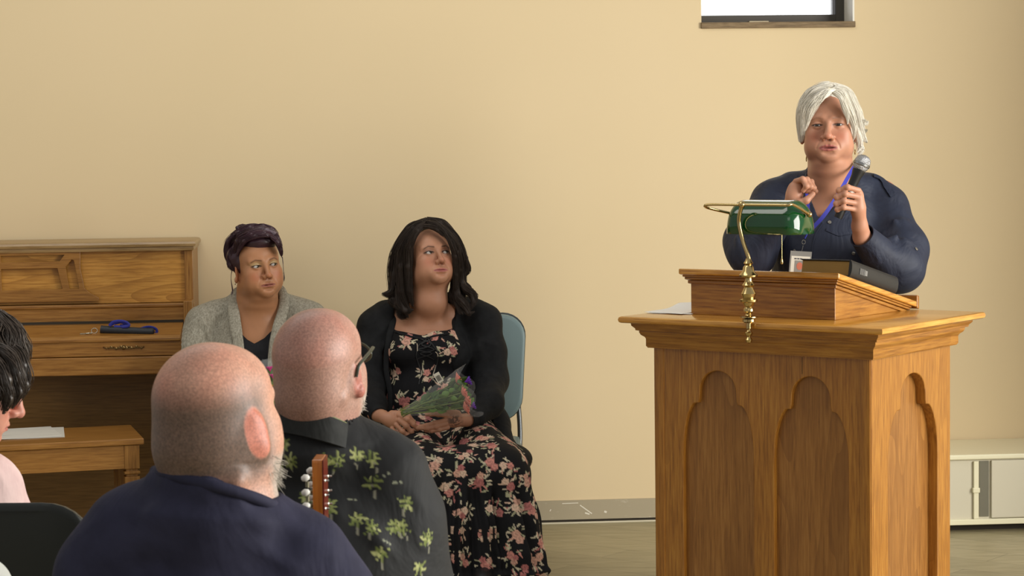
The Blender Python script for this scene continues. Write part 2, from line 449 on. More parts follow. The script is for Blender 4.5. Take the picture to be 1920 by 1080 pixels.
# cove base along the wall, with scuffs, and a pale strip on the floor
M_base = newmat('vinyl_cove_base', rough=.5); k = N(M_base)
sc_ = k.noise(k.coord((3, 3, 9)), 5, 5, .7)
k.base(k.ramp(sc_, [(.60, lin(172, 160, 134)), (.70, lin(186, 176, 152)), (.78, lin(228, 222, 205))]))
M_strip = newmat('pale_strip', lin(216, 208, 182), .5)
M_dark = newmat('gap_shade_joint', lin(50, 42, 30), .8)  # near-black painted in for shade in gaps, and for the panel joint
for nm, s0, s1 in (('baseboard_back', -5.4, 1.02),):
    mb = MB(); wall_box(mb, s0, s1, 0, .008, .014, .092); 
    def chip(a, b, w):
        (s0_, z0_), (s1_, z1_) = a, b; dx_, dz_ = s1_-s0_, z1_-z0_; L_ = math.hypot(dx_, dz_); nx2, nz2 = -dz_/L_*w, dx_/L_*w
        mb.add([WF(s0_+nx2, .0086, z0_+nz2), WF(s0_-nx2, .0086, z0_-nz2), WF(s1_-nx2, .0086, z1_-nz2), WF(s1_+nx2, .0086, z1_+nz2)], [(0, 1, 2, 3)], 1)
    chip((-.150, .080), (-.085, .081), .0016); chip((-.078, .072), (-.030, .036), .0022); chip((-.058, .040), (-.040, .034), .003); chip((.020, .044), (.030, .040), .004); chip((-.200, .050), (-.196, .058), .002)
    o = mb.build(nm, [M_base, newmat('bare_paint_chip', lin(232, 226, 208), .6)]); tag(o, kind='structure')
mb = MB(); wall_box(mb, -5.4, 1.05, 0, .004, 0, .014); o = mb.build('base_gap_shade', M_dark); tag(o, kind='structure')  # dark strip standing in for the shade under the cove base
mb = MB(); wall_box(mb, -5.4, 1.05, .012, .028, 0, .006); o = mb.build('trim_2', M_strip, bevel=.002); tag(o, kind='structure')
# window: deep white-jambed opening, dark metal frame, pane, worn timber sill
M_frame = newmat('dark_bronze_frame', lin(78, 74, 68), .45, .3)
M_white = newmat('white_paint', lin(238, 236, 226), .5)
M_glass = newmat('pane_glass', (1, 1, 1), .02, Transmission_Weight=1.0, IOR=1.01)
M_sky = bpy.data.materials.new('overcast_sky'); M_sky.use_nodes = True
nt = M_sky.node_tree; nt.nodes.clear(); e = nt.nodes.new('ShaderNodeEmission'); e.inputs[0].default_value = (.96, .98, 1, 1); e.inputs[1].default_value = 2.2
oo = nt.nodes.new('ShaderNodeOutputMaterial'); nt.links.new(e.outputs[0], oo.inputs[0])
M_sill = wood('worn_sill_wood', lin(92, 74, 48), lin(128, 106, 74), lin(150, 128, 94), 'X', .6, .2)
mb = MB(); g = .15
wall_box(mb, ws0, ws0+.020, -g-.05, -g, wz0, wz1); wall_box(mb, ws1-.040, ws1, -g-.05, -g, wz0, wz1)
wall_box(mb, ws0+.020, ws1-.040, -g-.05, -g, wz0, wz0+.036); wall_box(mb, ws0+.02, ws1-.04, -g-.05, -g, wz1-.03, wz1)
wf = mb.build('window_1', M_frame, bevel=.002); tag(wf, kind='structure')
mb = MB(); wall_box(mb, ws1-.052, ws1-.040, -g-.045, -g-.012, wz0+.036, wz1-.03); mb.build('sash_bead', newmat('grey_bead', lin(150, 152, 160), .4), wf)
mb = MB(); wall_box(mb, ws0+.02, ws1-.04, -g-.034, -g-.028, wz0+.036, wz1-.03); mb.build('pane', M_glass, wf)
mb = MB(); wall_box(mb, ws0+.22, ws0+.30, -g, -g+.012, wz0+.002, wz0+.012); mb.build('latch', newmat('worn_latch', lin(214, 200, 168), .4), wf, bevel=.002)
mb = MB(); wall_box(mb, ws1-.006, ws1+.001, -g, .0005, wz0, wz1); o = mb.build('trim_3', M_white); tag(o, kind='structure')
mb = MB(); wall_box(mb, ws0-.002, ws1+.003, -g-.05, .012, wz0-.024, wz0); o = mb.build('trim_4', M_sill, bevel=.002); tag(o, kind='structure')
mb = MB(); wall_box(mb, ws0-1.2, ws1+1.2, -2.6, -2.55, 1.0, 5.0); o = mb.build('sky_backdrop', M_sky); tag(o, kind='structure')

# ================================================================== RADIATOR CABINET
M_cab = newmat('cream_enamel', lin(206, 199, 176), .35); M_cabt = newmat('cream_enamel_top', lin(232, 226, 194), .3)
M_slot = newmat('grey_slot', lin(108, 104, 86), .5)
hs0 = 1.22; t = empty('radiator_cabinet', WF(2.0, .25, 0), WA, 'long low cream enamelled radiator cabinet on the floor against the wall behind the lectern', 'radiator')
def lb(x0, x1, y0, y1, z0, z1, mb=None):
    mb = mb or MB(); mb.box(x0, x1, y0, y1, z0, z1); return mb
lb(-.80, 1.1, -.20, .215, .035, .285).build('casing', M_cab, t, bevel=.004)
lb(-.81, 1.1, -.215, .216, .285, .305).build('top_cover', M_cabt, t, bevel=.005)
lb(-.520, 1.1, -.212, -.20, .055, .280).build('front_panel', M_cab, t, bevel=.003)
lb(-.81, 1.1, -.214, -.195, .030, .052).build('bottom_rail', M_cabt, t, bevel=.003)
lb(-.565, -.528, -.203, -.198, .06, .278).build('slot', M_slot, t)
mb = MB(); mb.box(-.590, -.570, -.212, -.20, .052, .278); mb.box(-.594, -.566, -.216, -.2, .155, .175); mb.build('end_trim', M_cabt, t, bevel=.003)
lb(-.78, 1.1, -.15, .2, 0, .035).build('gap_shade', M_dark, t)  # dark block painting in the shade of the gap below the cabinet

# ================================================================== LECTERN
oakF = lambda nm, ax, se=0, ca=.3, r=.32: wood(nm, lin(114, 68, 20), lin(158, 104, 37), lin(182, 130, 54), ax, r, ca, 8, .25, se)
M_lv = oakF('lectern_oak_vertical', 'Z'); M_lh = oakF('lectern_oak_long', 'X', 3.1); M_ly = oakF('lectern_oak_cross', 'Y', 5.2)
M_pl = oakF('lectern_oak_plate', 'Y', 1.7, .35)
M_rec = wood('lectern_oak_recess', lin(112, 70, 28), lin(146, 98, 44), lin(166, 118, 60), 'Z', .4, .65, 12, .1, 7.3)
M_top = wood('lectern_oak_top_lit', lin(150, 96, 32), lin(198, 140, 56), lin(220, 166, 80), 'X', .22, .3, 8, .5, 2.0)  # lighter oak, the bright gloss on the top put into its colour
M_topy = wood('lectern_oak_top_lit_cross', lin(150, 96, 32), lin(198, 140, 56), lin(220, 166, 80), 'Y', .22, .3, 8, .5, 2.0)  # same lit tone with the grain turned
def cross_grain(o, mat):
    """end boards run across: faces turned to the side take the cross-cut oak"""
    o.data.materials.append(mat)
    for p_ in o.data.polygons:
        if abs(p_.normal.x) > abs(p_.normal.y)+.02 and abs(p_.normal.z) < .93: p_.material_index = 1
LW, LD = .746, .516
Nc = np.array([1.034, 6.45]); LX = np.array([.7986, -.6018]); LY = np.array([.6018, .7986])
lc = Nc - LX*LW/2 + LY*LD/2
lect = empty('lectern', (lc[0], lc[1], 0), R(-37), 'oak lectern with gothic arch recesses, wide moulded top and slanted reading desk', 'lectern')
def arch(cx, hw, hu, zt, zs, zb=.06):
    """half-width hw below, hu in the upper lobe, top zt, shoulder zs"""
    r = []
    zw = zs-.165
    r.append((cx-hw, zb)); 
    for t_ in np.linspace(0, 1, 9): a_ = t_*PI/2*.86; r.append((cx-hu-.006-(hw-hu-.006)*math.cos(a_)+(hw-hu)*.0, zw+(zs-.006-zw)*math.sin(a_)/math.sin(PI/2*.86)))
    r.append((cx-hu-.004, zs-.004)); r.append((cx-hu-.001, zs+.006))
    for t_ in np.linspace(0, PI, 19): r.append((cx-hu*math.cos(t_)*1.0, zs+.022+(zt-zs-.022)*math.sin(t_)**.9))
    r.append((cx+hu+.001, zs+.006)); r.append((cx+hu+.004, zs-.004))
    for t_ in np.linspace(1, 0, 9): a_ = t_*PI/2*.86; r.append((cx+hu+.006+(hw-hu-.006)*math.cos(a_), zw+(zs-.006-zw)*math.sin(a_)/math.sin(PI/2*.86)))
    r.append((cx+hw, zb)); return r
fr = plate('front_panel', [(-LW/2, 0), (LW/2, 0), (LW/2, .91), (-LW/2, .91)],
           [arch(.373-.519, .128, .068, .842, .745), arch(.373-.198, .128, .068, .842, .745)], .022, M_pl, lect, .003)
fr.location = (0, -LD/2+.011, 0); fr.rotation_euler = (R(90), 0, 0)
sd = plate('side_panel', [(-LD/2+.0, 0), (LD/2, 0), (LD/2, .91), (-LD/2, .91)], [arch(.012, .165, .083, .838, .74)], .034, M_pl, lect, .003)
sd.location = (LW/2-.017, 0, 0); sd.rotation_euler = (R(90), 0, R(90))
sd = plate('side_panel', [(-LD/2+.0, 0), (LD/2, 0), (LD/2, .91), (-LD/2, .91)], [arch(.012, .165, .083, .838, .74)], .034, M_pl, lect, .003)
sd.location = (-LW/2+.017, 0, 0); sd.rotation_euler = (R(90), 0, R(90))
lb(-LW/2+.02, LW/2-.03, -LD/2+.0165, -LD/2+.03, .02, .90).build('recess_board', M_rec, lect)
lb(LW/2-.045, LW/2-.032, -LD/2+.03, LD/2-.02, .02, .90).build('recess_board', M_rec, lect)
lb(-LW/2+.02, LW/2-.045, LD/2-.03, LD/2-.018, .02, .90).build('back_board', M_lv, lect)
mb = MB(); mb.box(LW/2-.226, LW/2-.2245, -LD/2-.0006, -LD/2+.001, .845, .895); mb.build('panel_joint', M_dark, lect)
def ringprof(mb, prof, hx, hy, cy=0):
    rs = []
    for o_, z_ in prof: rs.append([(-hx-o_, cy-hy-o_, z_), (hx+o_, cy-hy-o_, z_), (hx+o_, cy+hy+o_, z_), (-hx-o_, cy+hy+o_, z_)])
    mb.rings(rs)
mb = MB(); ringprof(mb, [(0, .899), (.015, .900), (.019, .906), (.019, .928), (.022, .934), (.030, .940), (.034, .948), (.034, .953), (.042, .955), (.043, .961), (.051, .969), (.053, .979)], LW/2, LD/2)
cross_grain(mb.build('cornice', M_lh, lect, smooth=35), M_ly)
mb = MB(); ringprof(mb, [(.074, .979), (.079, .982), (.081, .989), (.079, .996), (.074, .999)], LW/2, LD/2)
cross_grain(mb.build('slab', M_top, lect, smooth=40), M_topy)
# slanted reading desk
dx0, dx1, dy0, dy1 = -.302, .203, -.158, .300
zf, zb = 1.118, 1.012
def wedge(mb, x0, x1, y0, y1, z0, za, zc):
    mb.add([(x0,y0,z0),(x1,y0,z0),(x1,y1,z0),(x0,y1,z0),(x0,y0,za),(x1,y0,za),(x1,y1,zc),(x0,y1,zc)],
           [(0,3,2,1),(4,5,6,7),(0,1,5,4),(1,2,6,5),(2,3,7,6),(3,0,4,7)])
mb = MB(); wedge(mb, dx0, dx1, dy0, dy1, .999, zf, zb); cross_grain(mb.build('desk_box', M_lh, lect, bevel=.002), M_ly)
sl = (zf-zb)/(dy1-dy0)
def slab_s(mb, x0, x1, y0, y1, off, th):
    z = lambda y: zf-(y-dy0)*sl
    mb.add([(x0,y0,z(y0)+off),(x1,y0,z(y0)+off),(x1,y1,z(y1)+off),(x0,y1,z(y1)+off),
            (x0,y0,z(y0)+off+th),(x1,y0,z(y0)+off+th),(x1,y1,z(y1)+off+th),(x0,y1,z(y1)+off+th)],
           [(0,3,2,1),(4,5,6,7),(0,1,5,4),(1,2,6,5),(2,3,7,6),(3,0,4,7)])
mb = MB(); slab_s(mb, dx0-.007, dx1+.007, dy0-.007, dy1, -.024, .010); slab_s(mb, dx0-.014, dx1+.014, dy0-.014, dy1, -.013, .007); slab_s(mb, dx0-.019, dx1+.019, dy0-.019, dy1, -.006, .006)
cross_grain(mb.build('desk_moulding', M_lh, lect, bevel=.0015), M_ly)
mb = MB(); slab_s(mb, dx0-.028, dx1+.028, dy0-.028, dy1+.02, .000, .018); cross_grain(mb.build('reading_board', M_top, lect, bevel=.004), M_topy)
mb = MB(); slab_s(mb, dx0-.028, dx1+.028, dy1+.02, dy1+.036, -.004, .042); mb.build('book_stop', M_lh, lect, bevel=.003)
LM = np.array(Matrix.Translation((lc[0], lc[1], 0)) @ Matrix.Rotation(R(-37), 4, 'Z'))
def L2W(x, y, z): return xf(LM, [(x, y, z)])[0]

# black book lying on the slant, spine to the right
M_leather = newmat('black_leather', lin(34, 36, 38), .38); k = N(M_leather); k.bump(k.noise(k.coord(), 700, 2, .6), .3, .0006)
M_pages = newmat('gilt_page_edges', lin(150, 118, 62), .4, .3); k = N(M_pages); k.bump(k.noise(k.coord((1, 1, 90)), 12, 2, .5), .5, .0006)
def book(parent, w, l, th):
    mb = MB(); mb.box(-w+.004, -.004, .004, l-.004, .004, th-.004); mb.build('page_block', M_pages, parent, bevel=.002)
    mb = MB(); mb.box(-w, 0, 0, l, 0, .004); mb.box(-w, 0, 0, l, th-.004, th)
    mb.build('cover', M_leather, parent, bevel=.0015)
    mb = MB(); rs = []
    for y in (0, l):
        rs.append([(-.004+.011*math.sin(a_)**.8 if 0 < a_ < PI else -.004, y, th/2-th/2*math.cos(a_)) for a_ in np.linspace(0, PI, 9)])
    mb.rings(rs); mb.build('spine', M_leather, parent, smooth=50)
    mb = MB()
    for i in range(6): mb.box(.0075, .0085, .05+i*.006, .053+i*.006, th*.32, th*.68)
    mb.box(.0078, .0088, .083, .096, th*.35, th*.65)
    mb.build('spine_lettering', newmat('faded_silver_lettering', lin(120, 120, 118), .4), parent)
bk = empty('book', (0, 0, 0), 0, 'thick black leather book with gilt page edges lying on the slanted lectern desk', 'book')
p0 = L2W(.373-.150, .150-.258, zf-(.150-.258-dy0)*sl+.0195)
bk.location = p0; bk.rotation_euler = (Matrix.Rotation(R(-37), 3, 'Z') @ Matrix.Rotation(-math.atan(sl), 3, 'X')).to_euler()
book(bk, .170, .305, .052)

# curling white sheets at the left end of the slab
M_paper = newmat('white_paper', lin(250, 249, 244), .7)
def sheet(name, P, thick=.0006, mat=None, parent=None):
    nu, nv = P.shape[:2]; V = P.reshape(-1, 3); F = [(i*nv+j, i*nv+j+1, (i+1)*nv+j+1, (i+1)*nv+j) for i in range(nu-1) for j in range(nv-1)]
    o = qmesh(name, V, F, mat or M_paper, parent); md = o.modifiers.new('thick', 'SOLIDIFY'); md.thickness = thick; md.offset = 0
    return o
for q, (sx, ang, bz, lab) in enumerate(((.0, 8, .0012, 'flat lower white sheet under a curled one at the left of the lectern top'),
                                        (.012, -6, .0026, 'curled upper white sheet of paper at the left end of the lectern top'))):
    nu, nv = 16, 22; P = np.zeros((nu, nv, 3))
    for i in range(nu):
        for j in range(nv):
            a_, b_ = i/(nu-1)-.5, j/(nv-1)-.5
            x, y = a_*.15, b_*.27; ca, sa = math.cos(R(ang)), math.sin(R(ang))
            z = .9995+bz + q*(.042*math.exp(-((b_-.18)/.16)**2)*(.55+.45*a_)+.006*abs(a_)*2*(b_+.5)) + (0 if q else .0)
            P[i, j] = L2W(-.385+.0+sx+x*ca-y*sa, -.055+x*sa+y*ca, z)
    tag(sheet('paper_sheet', P, .0005), lab, 'paper', 'loose sheets on the lectern')

# ------------------------------------------------------------------ banker's lamp clamped on the slab edge
M_brass = newmat('polished_brass', lin(192, 168, 116), .2, 1.0)
M_green = newmat('green_glass', lin(5, 70, 29), .12, spec=.5, Coat_Weight=.5, Coat_Roughness=.08, Transmission_Weight=.10)
M_opal = newmat('opal_glass_inside', lin(225, 232, 220), .4)
sb = W(1404, 600, 6.585)
lamp = empty('bankers_lamp', sb, 0, 'brass bankers lamp with green glass shade clamped to the front of the lectern', 'lamp')
rel = lambda p: np.asarray(p)-sb
base = rel(W(1404, 612, 6.585))
z0 = base[2]; pxm = 6.585/FPX
prof = [(13, 7), (11, 8), (16, 9), (16, 14), (8, 15), (22, 17), (22, 19), (10, 21), (7, 24), (13, 29), (13, 33), (9, 37), (13, 41), (15, 45), (22, 47), (23, 51), (15, 53), (19, 62), (14, 69), (11, 74), (16, 78), (12, 82), (9, 86), (9, 91), (22, 94), (23, 97), (15, 104), (13, 112), (8, 116), (12, 119), (8, 124), (6, 128)]
mb = MB(); mb.lathe([(r_*.76*pxm, (h_)*pxm) for r_, h_ in prof], 28, TM((base[0], base[1], z0)))
mb.build('baluster', M_brass, lamp, smooth=40)
mb = MB()
mb.lathe([(r_*pxm, h_*pxm) for r_, h_ in ((1, -32), (5, -30), (7, -25), (4, -21), (3, -19), (6, -17), (8, -12), (4, -9), (3, -6), (5, -4), (5, 7))], 20, TM((base[0], base[1], z0)))
e0 = rel(L2W(.373-.436-.0, -.258-.080, .9895)); 
mb.build('clamp_screw', M_brass, lamp, smooth=40)
pc = [rel(p) for p in (W(1405, 488, 6.585), W(1400, 472, 6.59), W(1392, 448, 6.60), W(1386, 420, 6.605), W(1387, 402, 6.60), W(1391, 386, 6.59))]
mb = MB(); mb.tube(spline(pc, 6), .0062, 12); mb.build('stem', M_brass, lamp, smooth=60)
tp = W(1391, 384, 6.59)
ax3 = np.array([LX[0], LX[1], 0]); ay3 = np.array([LY[0], LY[1], 0])
barL = tp - ax3*.120; barR = tp + ax3*.155
shc = tp + ax3*.040 + ay3*.095 + np.array([0, 0, -.030])
SH = .128
endL = shc - ax3*(SH+.004) + np.array([0, 0, -.0]); endR = shc + ax3*(SH+.004)
path = [endL+ay3*.0, barL+np.array([0, 0, -.012])-ax3*.012+ay3*.03, barL+np.array([0, 0, -.004])-ax3*.008, barL+ax3*.012]
mb = MB(); mb.tube(spline([rel(p) for p in path]+[rel(tp-ax3*.02), rel(tp), rel(tp+ax3*.06), rel(barR-ax3*.03), rel(barR), rel(barR+ax3*.008+ay3*.02), rel(endR)], 6), .0042, 10)
mb.lathe([(.001, -.011), (.008, -.008), (.011, 0), (.008, .008), (.001, .011)], 16, TM(rel(tp)))
for q in (endL, endR): mb.lathe([(.001, -.009), (.007, -.006), (.009, 0), (.007, .006), (.001, .009)], 14, TM(rel(q)))
mb.build('yoke', M_brass, lamp, smooth=60)
nx_, na = 26, 22; V = []
for i in range(nx_):
    t_ = -1+2*i/(nx_-1); e_ = max(0, (abs(t_)-.72)/.28); sc_ = math.sqrt(max(0, 1-e_**2.2))*.82+.18*(1-e_)
    for j in range(na):
        a_ = PI*j/(na-1); y_ = -math.cos(a_)*.072; zz = math.sin(a_)**.62*.098-.058
        zz = -.058+(zz+.058)*max(sc_, .02); y_ *= max(sc_**.8, .05)
        V.append(shc + ax3*(t_*SH) + ay3*y_ + np.array([0, 0, zz]))
F = [(i*na+j, i*na+j+1, (i+1)*na+j+1, (i+1)*na+j) for i in range(nx_-1) for j in range(na-1)]
o = qmesh('lamp_shade', np.array(V)-sb, F, [M_green, M_opal], lamp); md = o.modifiers.new('thick', 'SOLIDIFY'); md.thickness = .0035; md.offset = 0; 
pcn = W(1466, 434, 6.62); mb = MB(); mb.tube([rel(pcn+np.array([0,0,.03])), rel(W(1466, 488, 6.62))], .0011, 6)
mb.lathe([(.0015, .004), (.003, 0), (.0045, -.010), (.003, -.013)], 10, TM(rel(W(1466, 487, 6.62)))); mb.build('pull_chain', M_brass, lamp, smooth=60)
mb = MB(); mb.tube([rel(shc-ax3*.05+np.array([0,0,-.01])), rel(shc+ax3*.07+np.array([0,0,-.01]))], .012, 12); mb.build('bulb', newmat('frosted_bulb', lin(230, 228, 215), .3), lamp, smooth=50)

# ================================================================== PIANO
c1, c2, c3 = lin(112, 70, 24), lin(150, 103, 44), lin(172, 125, 62)
P_x = wood('piano_oak', c1, c2, c3, 'X', .38, .25, 7, .15, 1.0); P_z = wood('piano_oak_upright', c1, c2, c3, 'Z', .38, .2, 7, .15, 4.0)
P_c = wood('piano_oak_figured', lin(140, 90, 30), lin(198, 142, 62), lin(222, 170, 86), 'X', .38, .75, 16, .15, 2.5); P_l = wood('piano_oak_lid', lin(122, 92, 52), lin(156, 126, 82), lin(172, 142, 98), 'X', .35, .2, 7, .2, 6)
P_y = wood('piano_oak_plate', c1, c2, c3, 'X', .38, .2, 7, .15, 9.0)
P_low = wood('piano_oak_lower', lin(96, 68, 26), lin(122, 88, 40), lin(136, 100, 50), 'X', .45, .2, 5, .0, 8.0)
pn = WF(-1.585, .012, 0); PL = 1.45
pia = empty('upright_piano', (pn[0], pn[1], 0), WA, 'medium oak upright piano with closed keyboard lid standing against the tan wall', 'piano')
def pb(name, x0, x1, d0, d1, z0, z1, mat, bevel=.002, par=None):
    return lb(x0, x1, -d1, -d0, z0, z1).build(name, mat, par or pia, bevel=bevel)
pb('side_panel', -.032, 0, 0, .315, 0, 1.142, P_z); pb('side_panel', -PL, -PL+.032, 0, .315, 0, 1.142, P_z)
pb('side_cheek', -.032, 0, .315, .42, .60, .955, P_z); pb('side_cheek', -PL, -PL+.032, .315, .42, .60, .955, P_z)
mb = MB(); z_ = 1.142
rs = []
for o_, z_ in ((-.004, 1.142), (.004, 1.143), (.006, 1.150), (.004, 1.157), (.012, 1.159), (.014, 1.168), (.010, 1.176), (.0, 1.179)):
    rs.append([(-PL-o_, -.325-o_, z_), (o_, -.325-o_, z_), (o_, -.0, z_), (-PL-o_, -.0, z_)])
mb.rings(rs); mb.build('lid', P_l, pia, smooth=35)
pb('upper_panel', -PL+.032, -.032, .285, .300, .945, 1.142, P_c, 0)
pb('shelf', -PL-.002, .002, .26, .345, .928, .943, P_x, .004)
# music desk
cx = -PL/2
pz = lambda py: 1.55-(py-9+0-258)/496.0
px_ = lambda px: (px-2)/496.0
out_r = [(150, 463), (152, 470), (151, 500), (158, 538), (168, 547), (184, 556), (184, 561)]
out = [(px_(a_), pz(b_)) for a_, b_ in out_r]; out = [(-x, z) for x, z in out][::-1] + out
out = out[::-1]
def hole(pts): return [(px_(a_), pz(b_)) for a_, b_ in pts]
hs = [hole([(4, 473), (125, 473), (114, 487), (4, 487)]), hole([(4, 498), (110, 498), (119, 539), (4, 540)]), hole([(124, 497), (136, 482), (141, 484), (150, 539), (130, 539)])]
hs += [[(-x, z) for x, z in h] for h in hs]
md = plate('music_desk', out, hs, .014, P_y, pia, .002); md.rotation_euler = (R(90), 0, 0); md.location = (cx, -.318, 0)
pb('fallboard_back', -PL+.032, -.032, .30, .40, .880, .928, P_x, 0)
pb('recess_shade', -PL+.032, -.032, .36, .41, .868, .885, M_dark, 0)  # dark filler, the shade below the shelf put in as colour
mb = MB(); mb.add([(x, -y, z) for x in (-PL+.034, -.034) for y, z in ((.40, .876), (.44, .874), (.575, .842), (.592, .832), (.592, .822), (.40, .822))],
    [(0,1,7,6),(1,2,8,7),(2,3,9,8),(3,4,10,9),(4,5,11,10),(5,0,6,11),(0,5,4,3,2,1),(6,7,8,9,10,11)])
mb.build('fallboard', P_x, pia, bevel=.002)
pb('key_slip', -PL+.01, -.01, .40, .586, .768, .822, P_x, .002)
pb('key_block', -PL, 0, .315, .60, .70, .766, P_x, .004)
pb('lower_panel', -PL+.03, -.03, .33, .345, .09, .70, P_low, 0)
pb('toe_rail', -PL, 0, .315, .37, 0, .10, P_x, .003)
for x_ in (-.06, -PL+.01):
    pb('leg', x_, x_+.05, .50, .56, .10, .70, P_z, .004); pb('leg_foot', x_-.005, x_+.055, .36, .60, 0, .10, P_z, .006)
# ornate brass pull
pul = W(233, 651, 8.245); q = Matrix.Translation(pn*np.array([1,1,0])) @ Matrix.Rotation(WA, 4, 'Z'); pl_ = np.array(q.inverted() @ Vector(pul))
mb = MB(); rs_ = np.random.RandomState(3)
for i in range(17):
    t_ = (i-8)/8; a_ = abs(t_)
    mb.lathe([(.0002, -.002), ((.0065-.003*a_)*(1 if i % 2 else .7), 0), (.0002, .004)], 8, TM((pl_[0]+t_*.073, -.588, pl_[2]+.003*math.cos(i*1.9)), rx=90))
mb.tube([(pl_[0]-.07, -.588, pl_[2]), (pl_[0], -.589, pl_[2]-.004), (pl_[0]+.07, -.588, pl_[2])], .0025, 6)
mb.lathe([(.0002, -.003), (.009, 0), (.006, .005), (.0002, .007)], 10, TM((pl_[0], -.588, pl_[2]), rx=90))
mb.build('pull_handle', newmat('antique_brass', lin(128, 104, 66), .35, .9), pia, smooth=50)

# pouch, lanyard and keys left on the closed lid (they are one keyring set)
M_blue = newmat('royal_blue_webbing', lin(38, 44, 140), .6); M_blk = newmat('black_nylon', lin(36, 38, 44), .55); M_steel = newmat('nickel', lin(190, 188, 180), .25, 1.0)
kc = W(240, 622, 8.275)
ks = empty('keyring_pouch', kc, 0, 'black pouch with blue lanyard and keys lying on the closed piano lid', 'keyring')
kr = lambda px, py, d=0: W(px, py-1, 8.275+d)-kc
mb = MB(); mb.tube(spline([kr(189, 618), kr(198, 619), kr(240, 621), kr(275, 623), kr(289, 623)], 5), [.0145]*20+[.011], 12, up=(0, 0, 1)); mb.build('pouch', M_blk, ks, smooth=60)
mb = MB()
for i, pts in enumerate(([(205, 612), (212, 605), (226, 603), (238, 606), (240, 612), (228, 614)], [(208, 610), (222, 604), (236, 609), (230, 614), (214, 613)], [(215, 607), (233, 604), (242, 611), (225, 612)],
     [(262, 618), (278, 614), (291, 617), (294, 623), (288, 628), (276, 628)])):
    mb.tube(spline([kr(a_, b_, -.012+.006*i) for a_, b_ in pts], 6), .0055, 8, flat=.45, up=(0, 1, .3))
mb.build('lanyard', M_blue, ks, smooth=60)
mb = MB(); th = np.linspace(0, 2*PI, 20)
mb.tube([kr(177, 621)+np.array([.011*math.cos(a_), .004*math.sin(a_), .009*math.sin(a_)]) for a_ in th], .0011, 6)
mb.tube(spline([kr(180, 625), kr(188, 627), kr(200, 627)], 4), .002, 6)
mb.build('split_ring', M_steel, ks, smooth=60)
for a_, b_, c_ in ((161, 626, 172), (150, 627, 166)):
    mb = MB(); p = kr(a_, b_, -.02); p2 = kr(c_, b_-1, -.01); mb.tube([p, p+(p2-p)*.65], .0018, 6); mb.tube([p+(p2-p)*.65, p2], .0055, 10, flat=.35); mb.build('key', M_steel, ks, smooth=50)

# ================================================================== PIANO BENCH
bw, bd_ = .86, .40
bx, by = W(270, 822, 7.76)[:2]; BA = R(16)
ba_, bb_ = np.array([math.cos(BA), math.sin(BA)]), np.array([-math.sin(BA), math.cos(BA)])
bc = np.array([bx, by]) - ba_*bw/2 + bb_*bd_/2
ben = empty('piano_bench', (bc[0], bc[1], 0), BA, 'oak piano bench with flat wooden lid in front of the piano', 'bench')
hz = .524
lb(-bw/2, bw/2, -bd_/2, bd_/2, hz-.022, hz).build('lid', P_x, ben, bevel=.004)
lb(-bw/2+.02, bw/2-.02, -bd_/2+.012, -bd_/2+.03, hz-.105, hz-.024).build('apron', P_x, ben, bevel=.001)
lb(-bw/2+.02, bw/2-.02, bd_/2-.03, bd_/2-.012, hz-.105, hz-.024).build('apron', P_x, ben, bevel=.001)
for s_ in (-1, 1): lb(s_*(bw/2-.022)-.009, s_*(bw/2-.022)+.009, -bd_/2+.03, bd_/2-.03, hz-.10, hz-.024).build('apron', P_x, ben, bevel=.001)
for sx_ in (-1, 1):
    for sy_ in (-1, 1):
        cx_, cy_ = sx_*(bw/2-.042), sy_*(bd_/2-.035); mb = MB()
        q_ = lambda hw, z: [(cx_-hw, cy_-hw, z), (cx_+hw, cy_-hw, z), (cx_+hw, cy_+hw, z), (cx_-hw, cy_+hw, z)]
        mb.rings([q_(.014, 0), q_(.018, .02), q_(.026, hz-.16), q_(.026, hz-.135), q_(.020, hz-.133), q_(.020, hz-.126), q_(.027, hz-.124), q_(.027, hz-.116), q_(.021, hz-.114), q_(.021, hz-.108), q_(.026, hz-.106), q_(.026, hz-.024)])
        mb.build('leg', P_z, ben, bevel=.001)
M_print = newmat('printed_sheet', rough=.7); k = N(M_print)
k.base(k.ramp(k.noise(k.coord((2, 60, 1)), 2.2, 3, .7), [(.50, lin(216, 214, 206)), (.62, lin(205, 203, 196)), (.70, lin(120, 118, 114))]))
M_pplain = newmat('grey_white_paper', lin(208, 206, 198), .7)
for i, (px, py, a_, lab, mt_) in enumerate(((64, 812, 20, 'white sheet of paper at the right of the stack on the piano bench', M_pplain), (50, 811, 28, 'white sheet with grey print on top of papers on the piano bench', M_print))):
    c_ = W(px, py, 7.93); mb = MB(); mb.box(-.105, .105, -.14, .14, 0, .0012)
    o = mb.build('paper_sheet', mt_); o.location = (c_[0], c_[1], hz+.0006+.0018*i); o.rotation_euler = (0, 0, R(a_-8)); tag(o, lab, 'paper', 'papers on the piano bench')

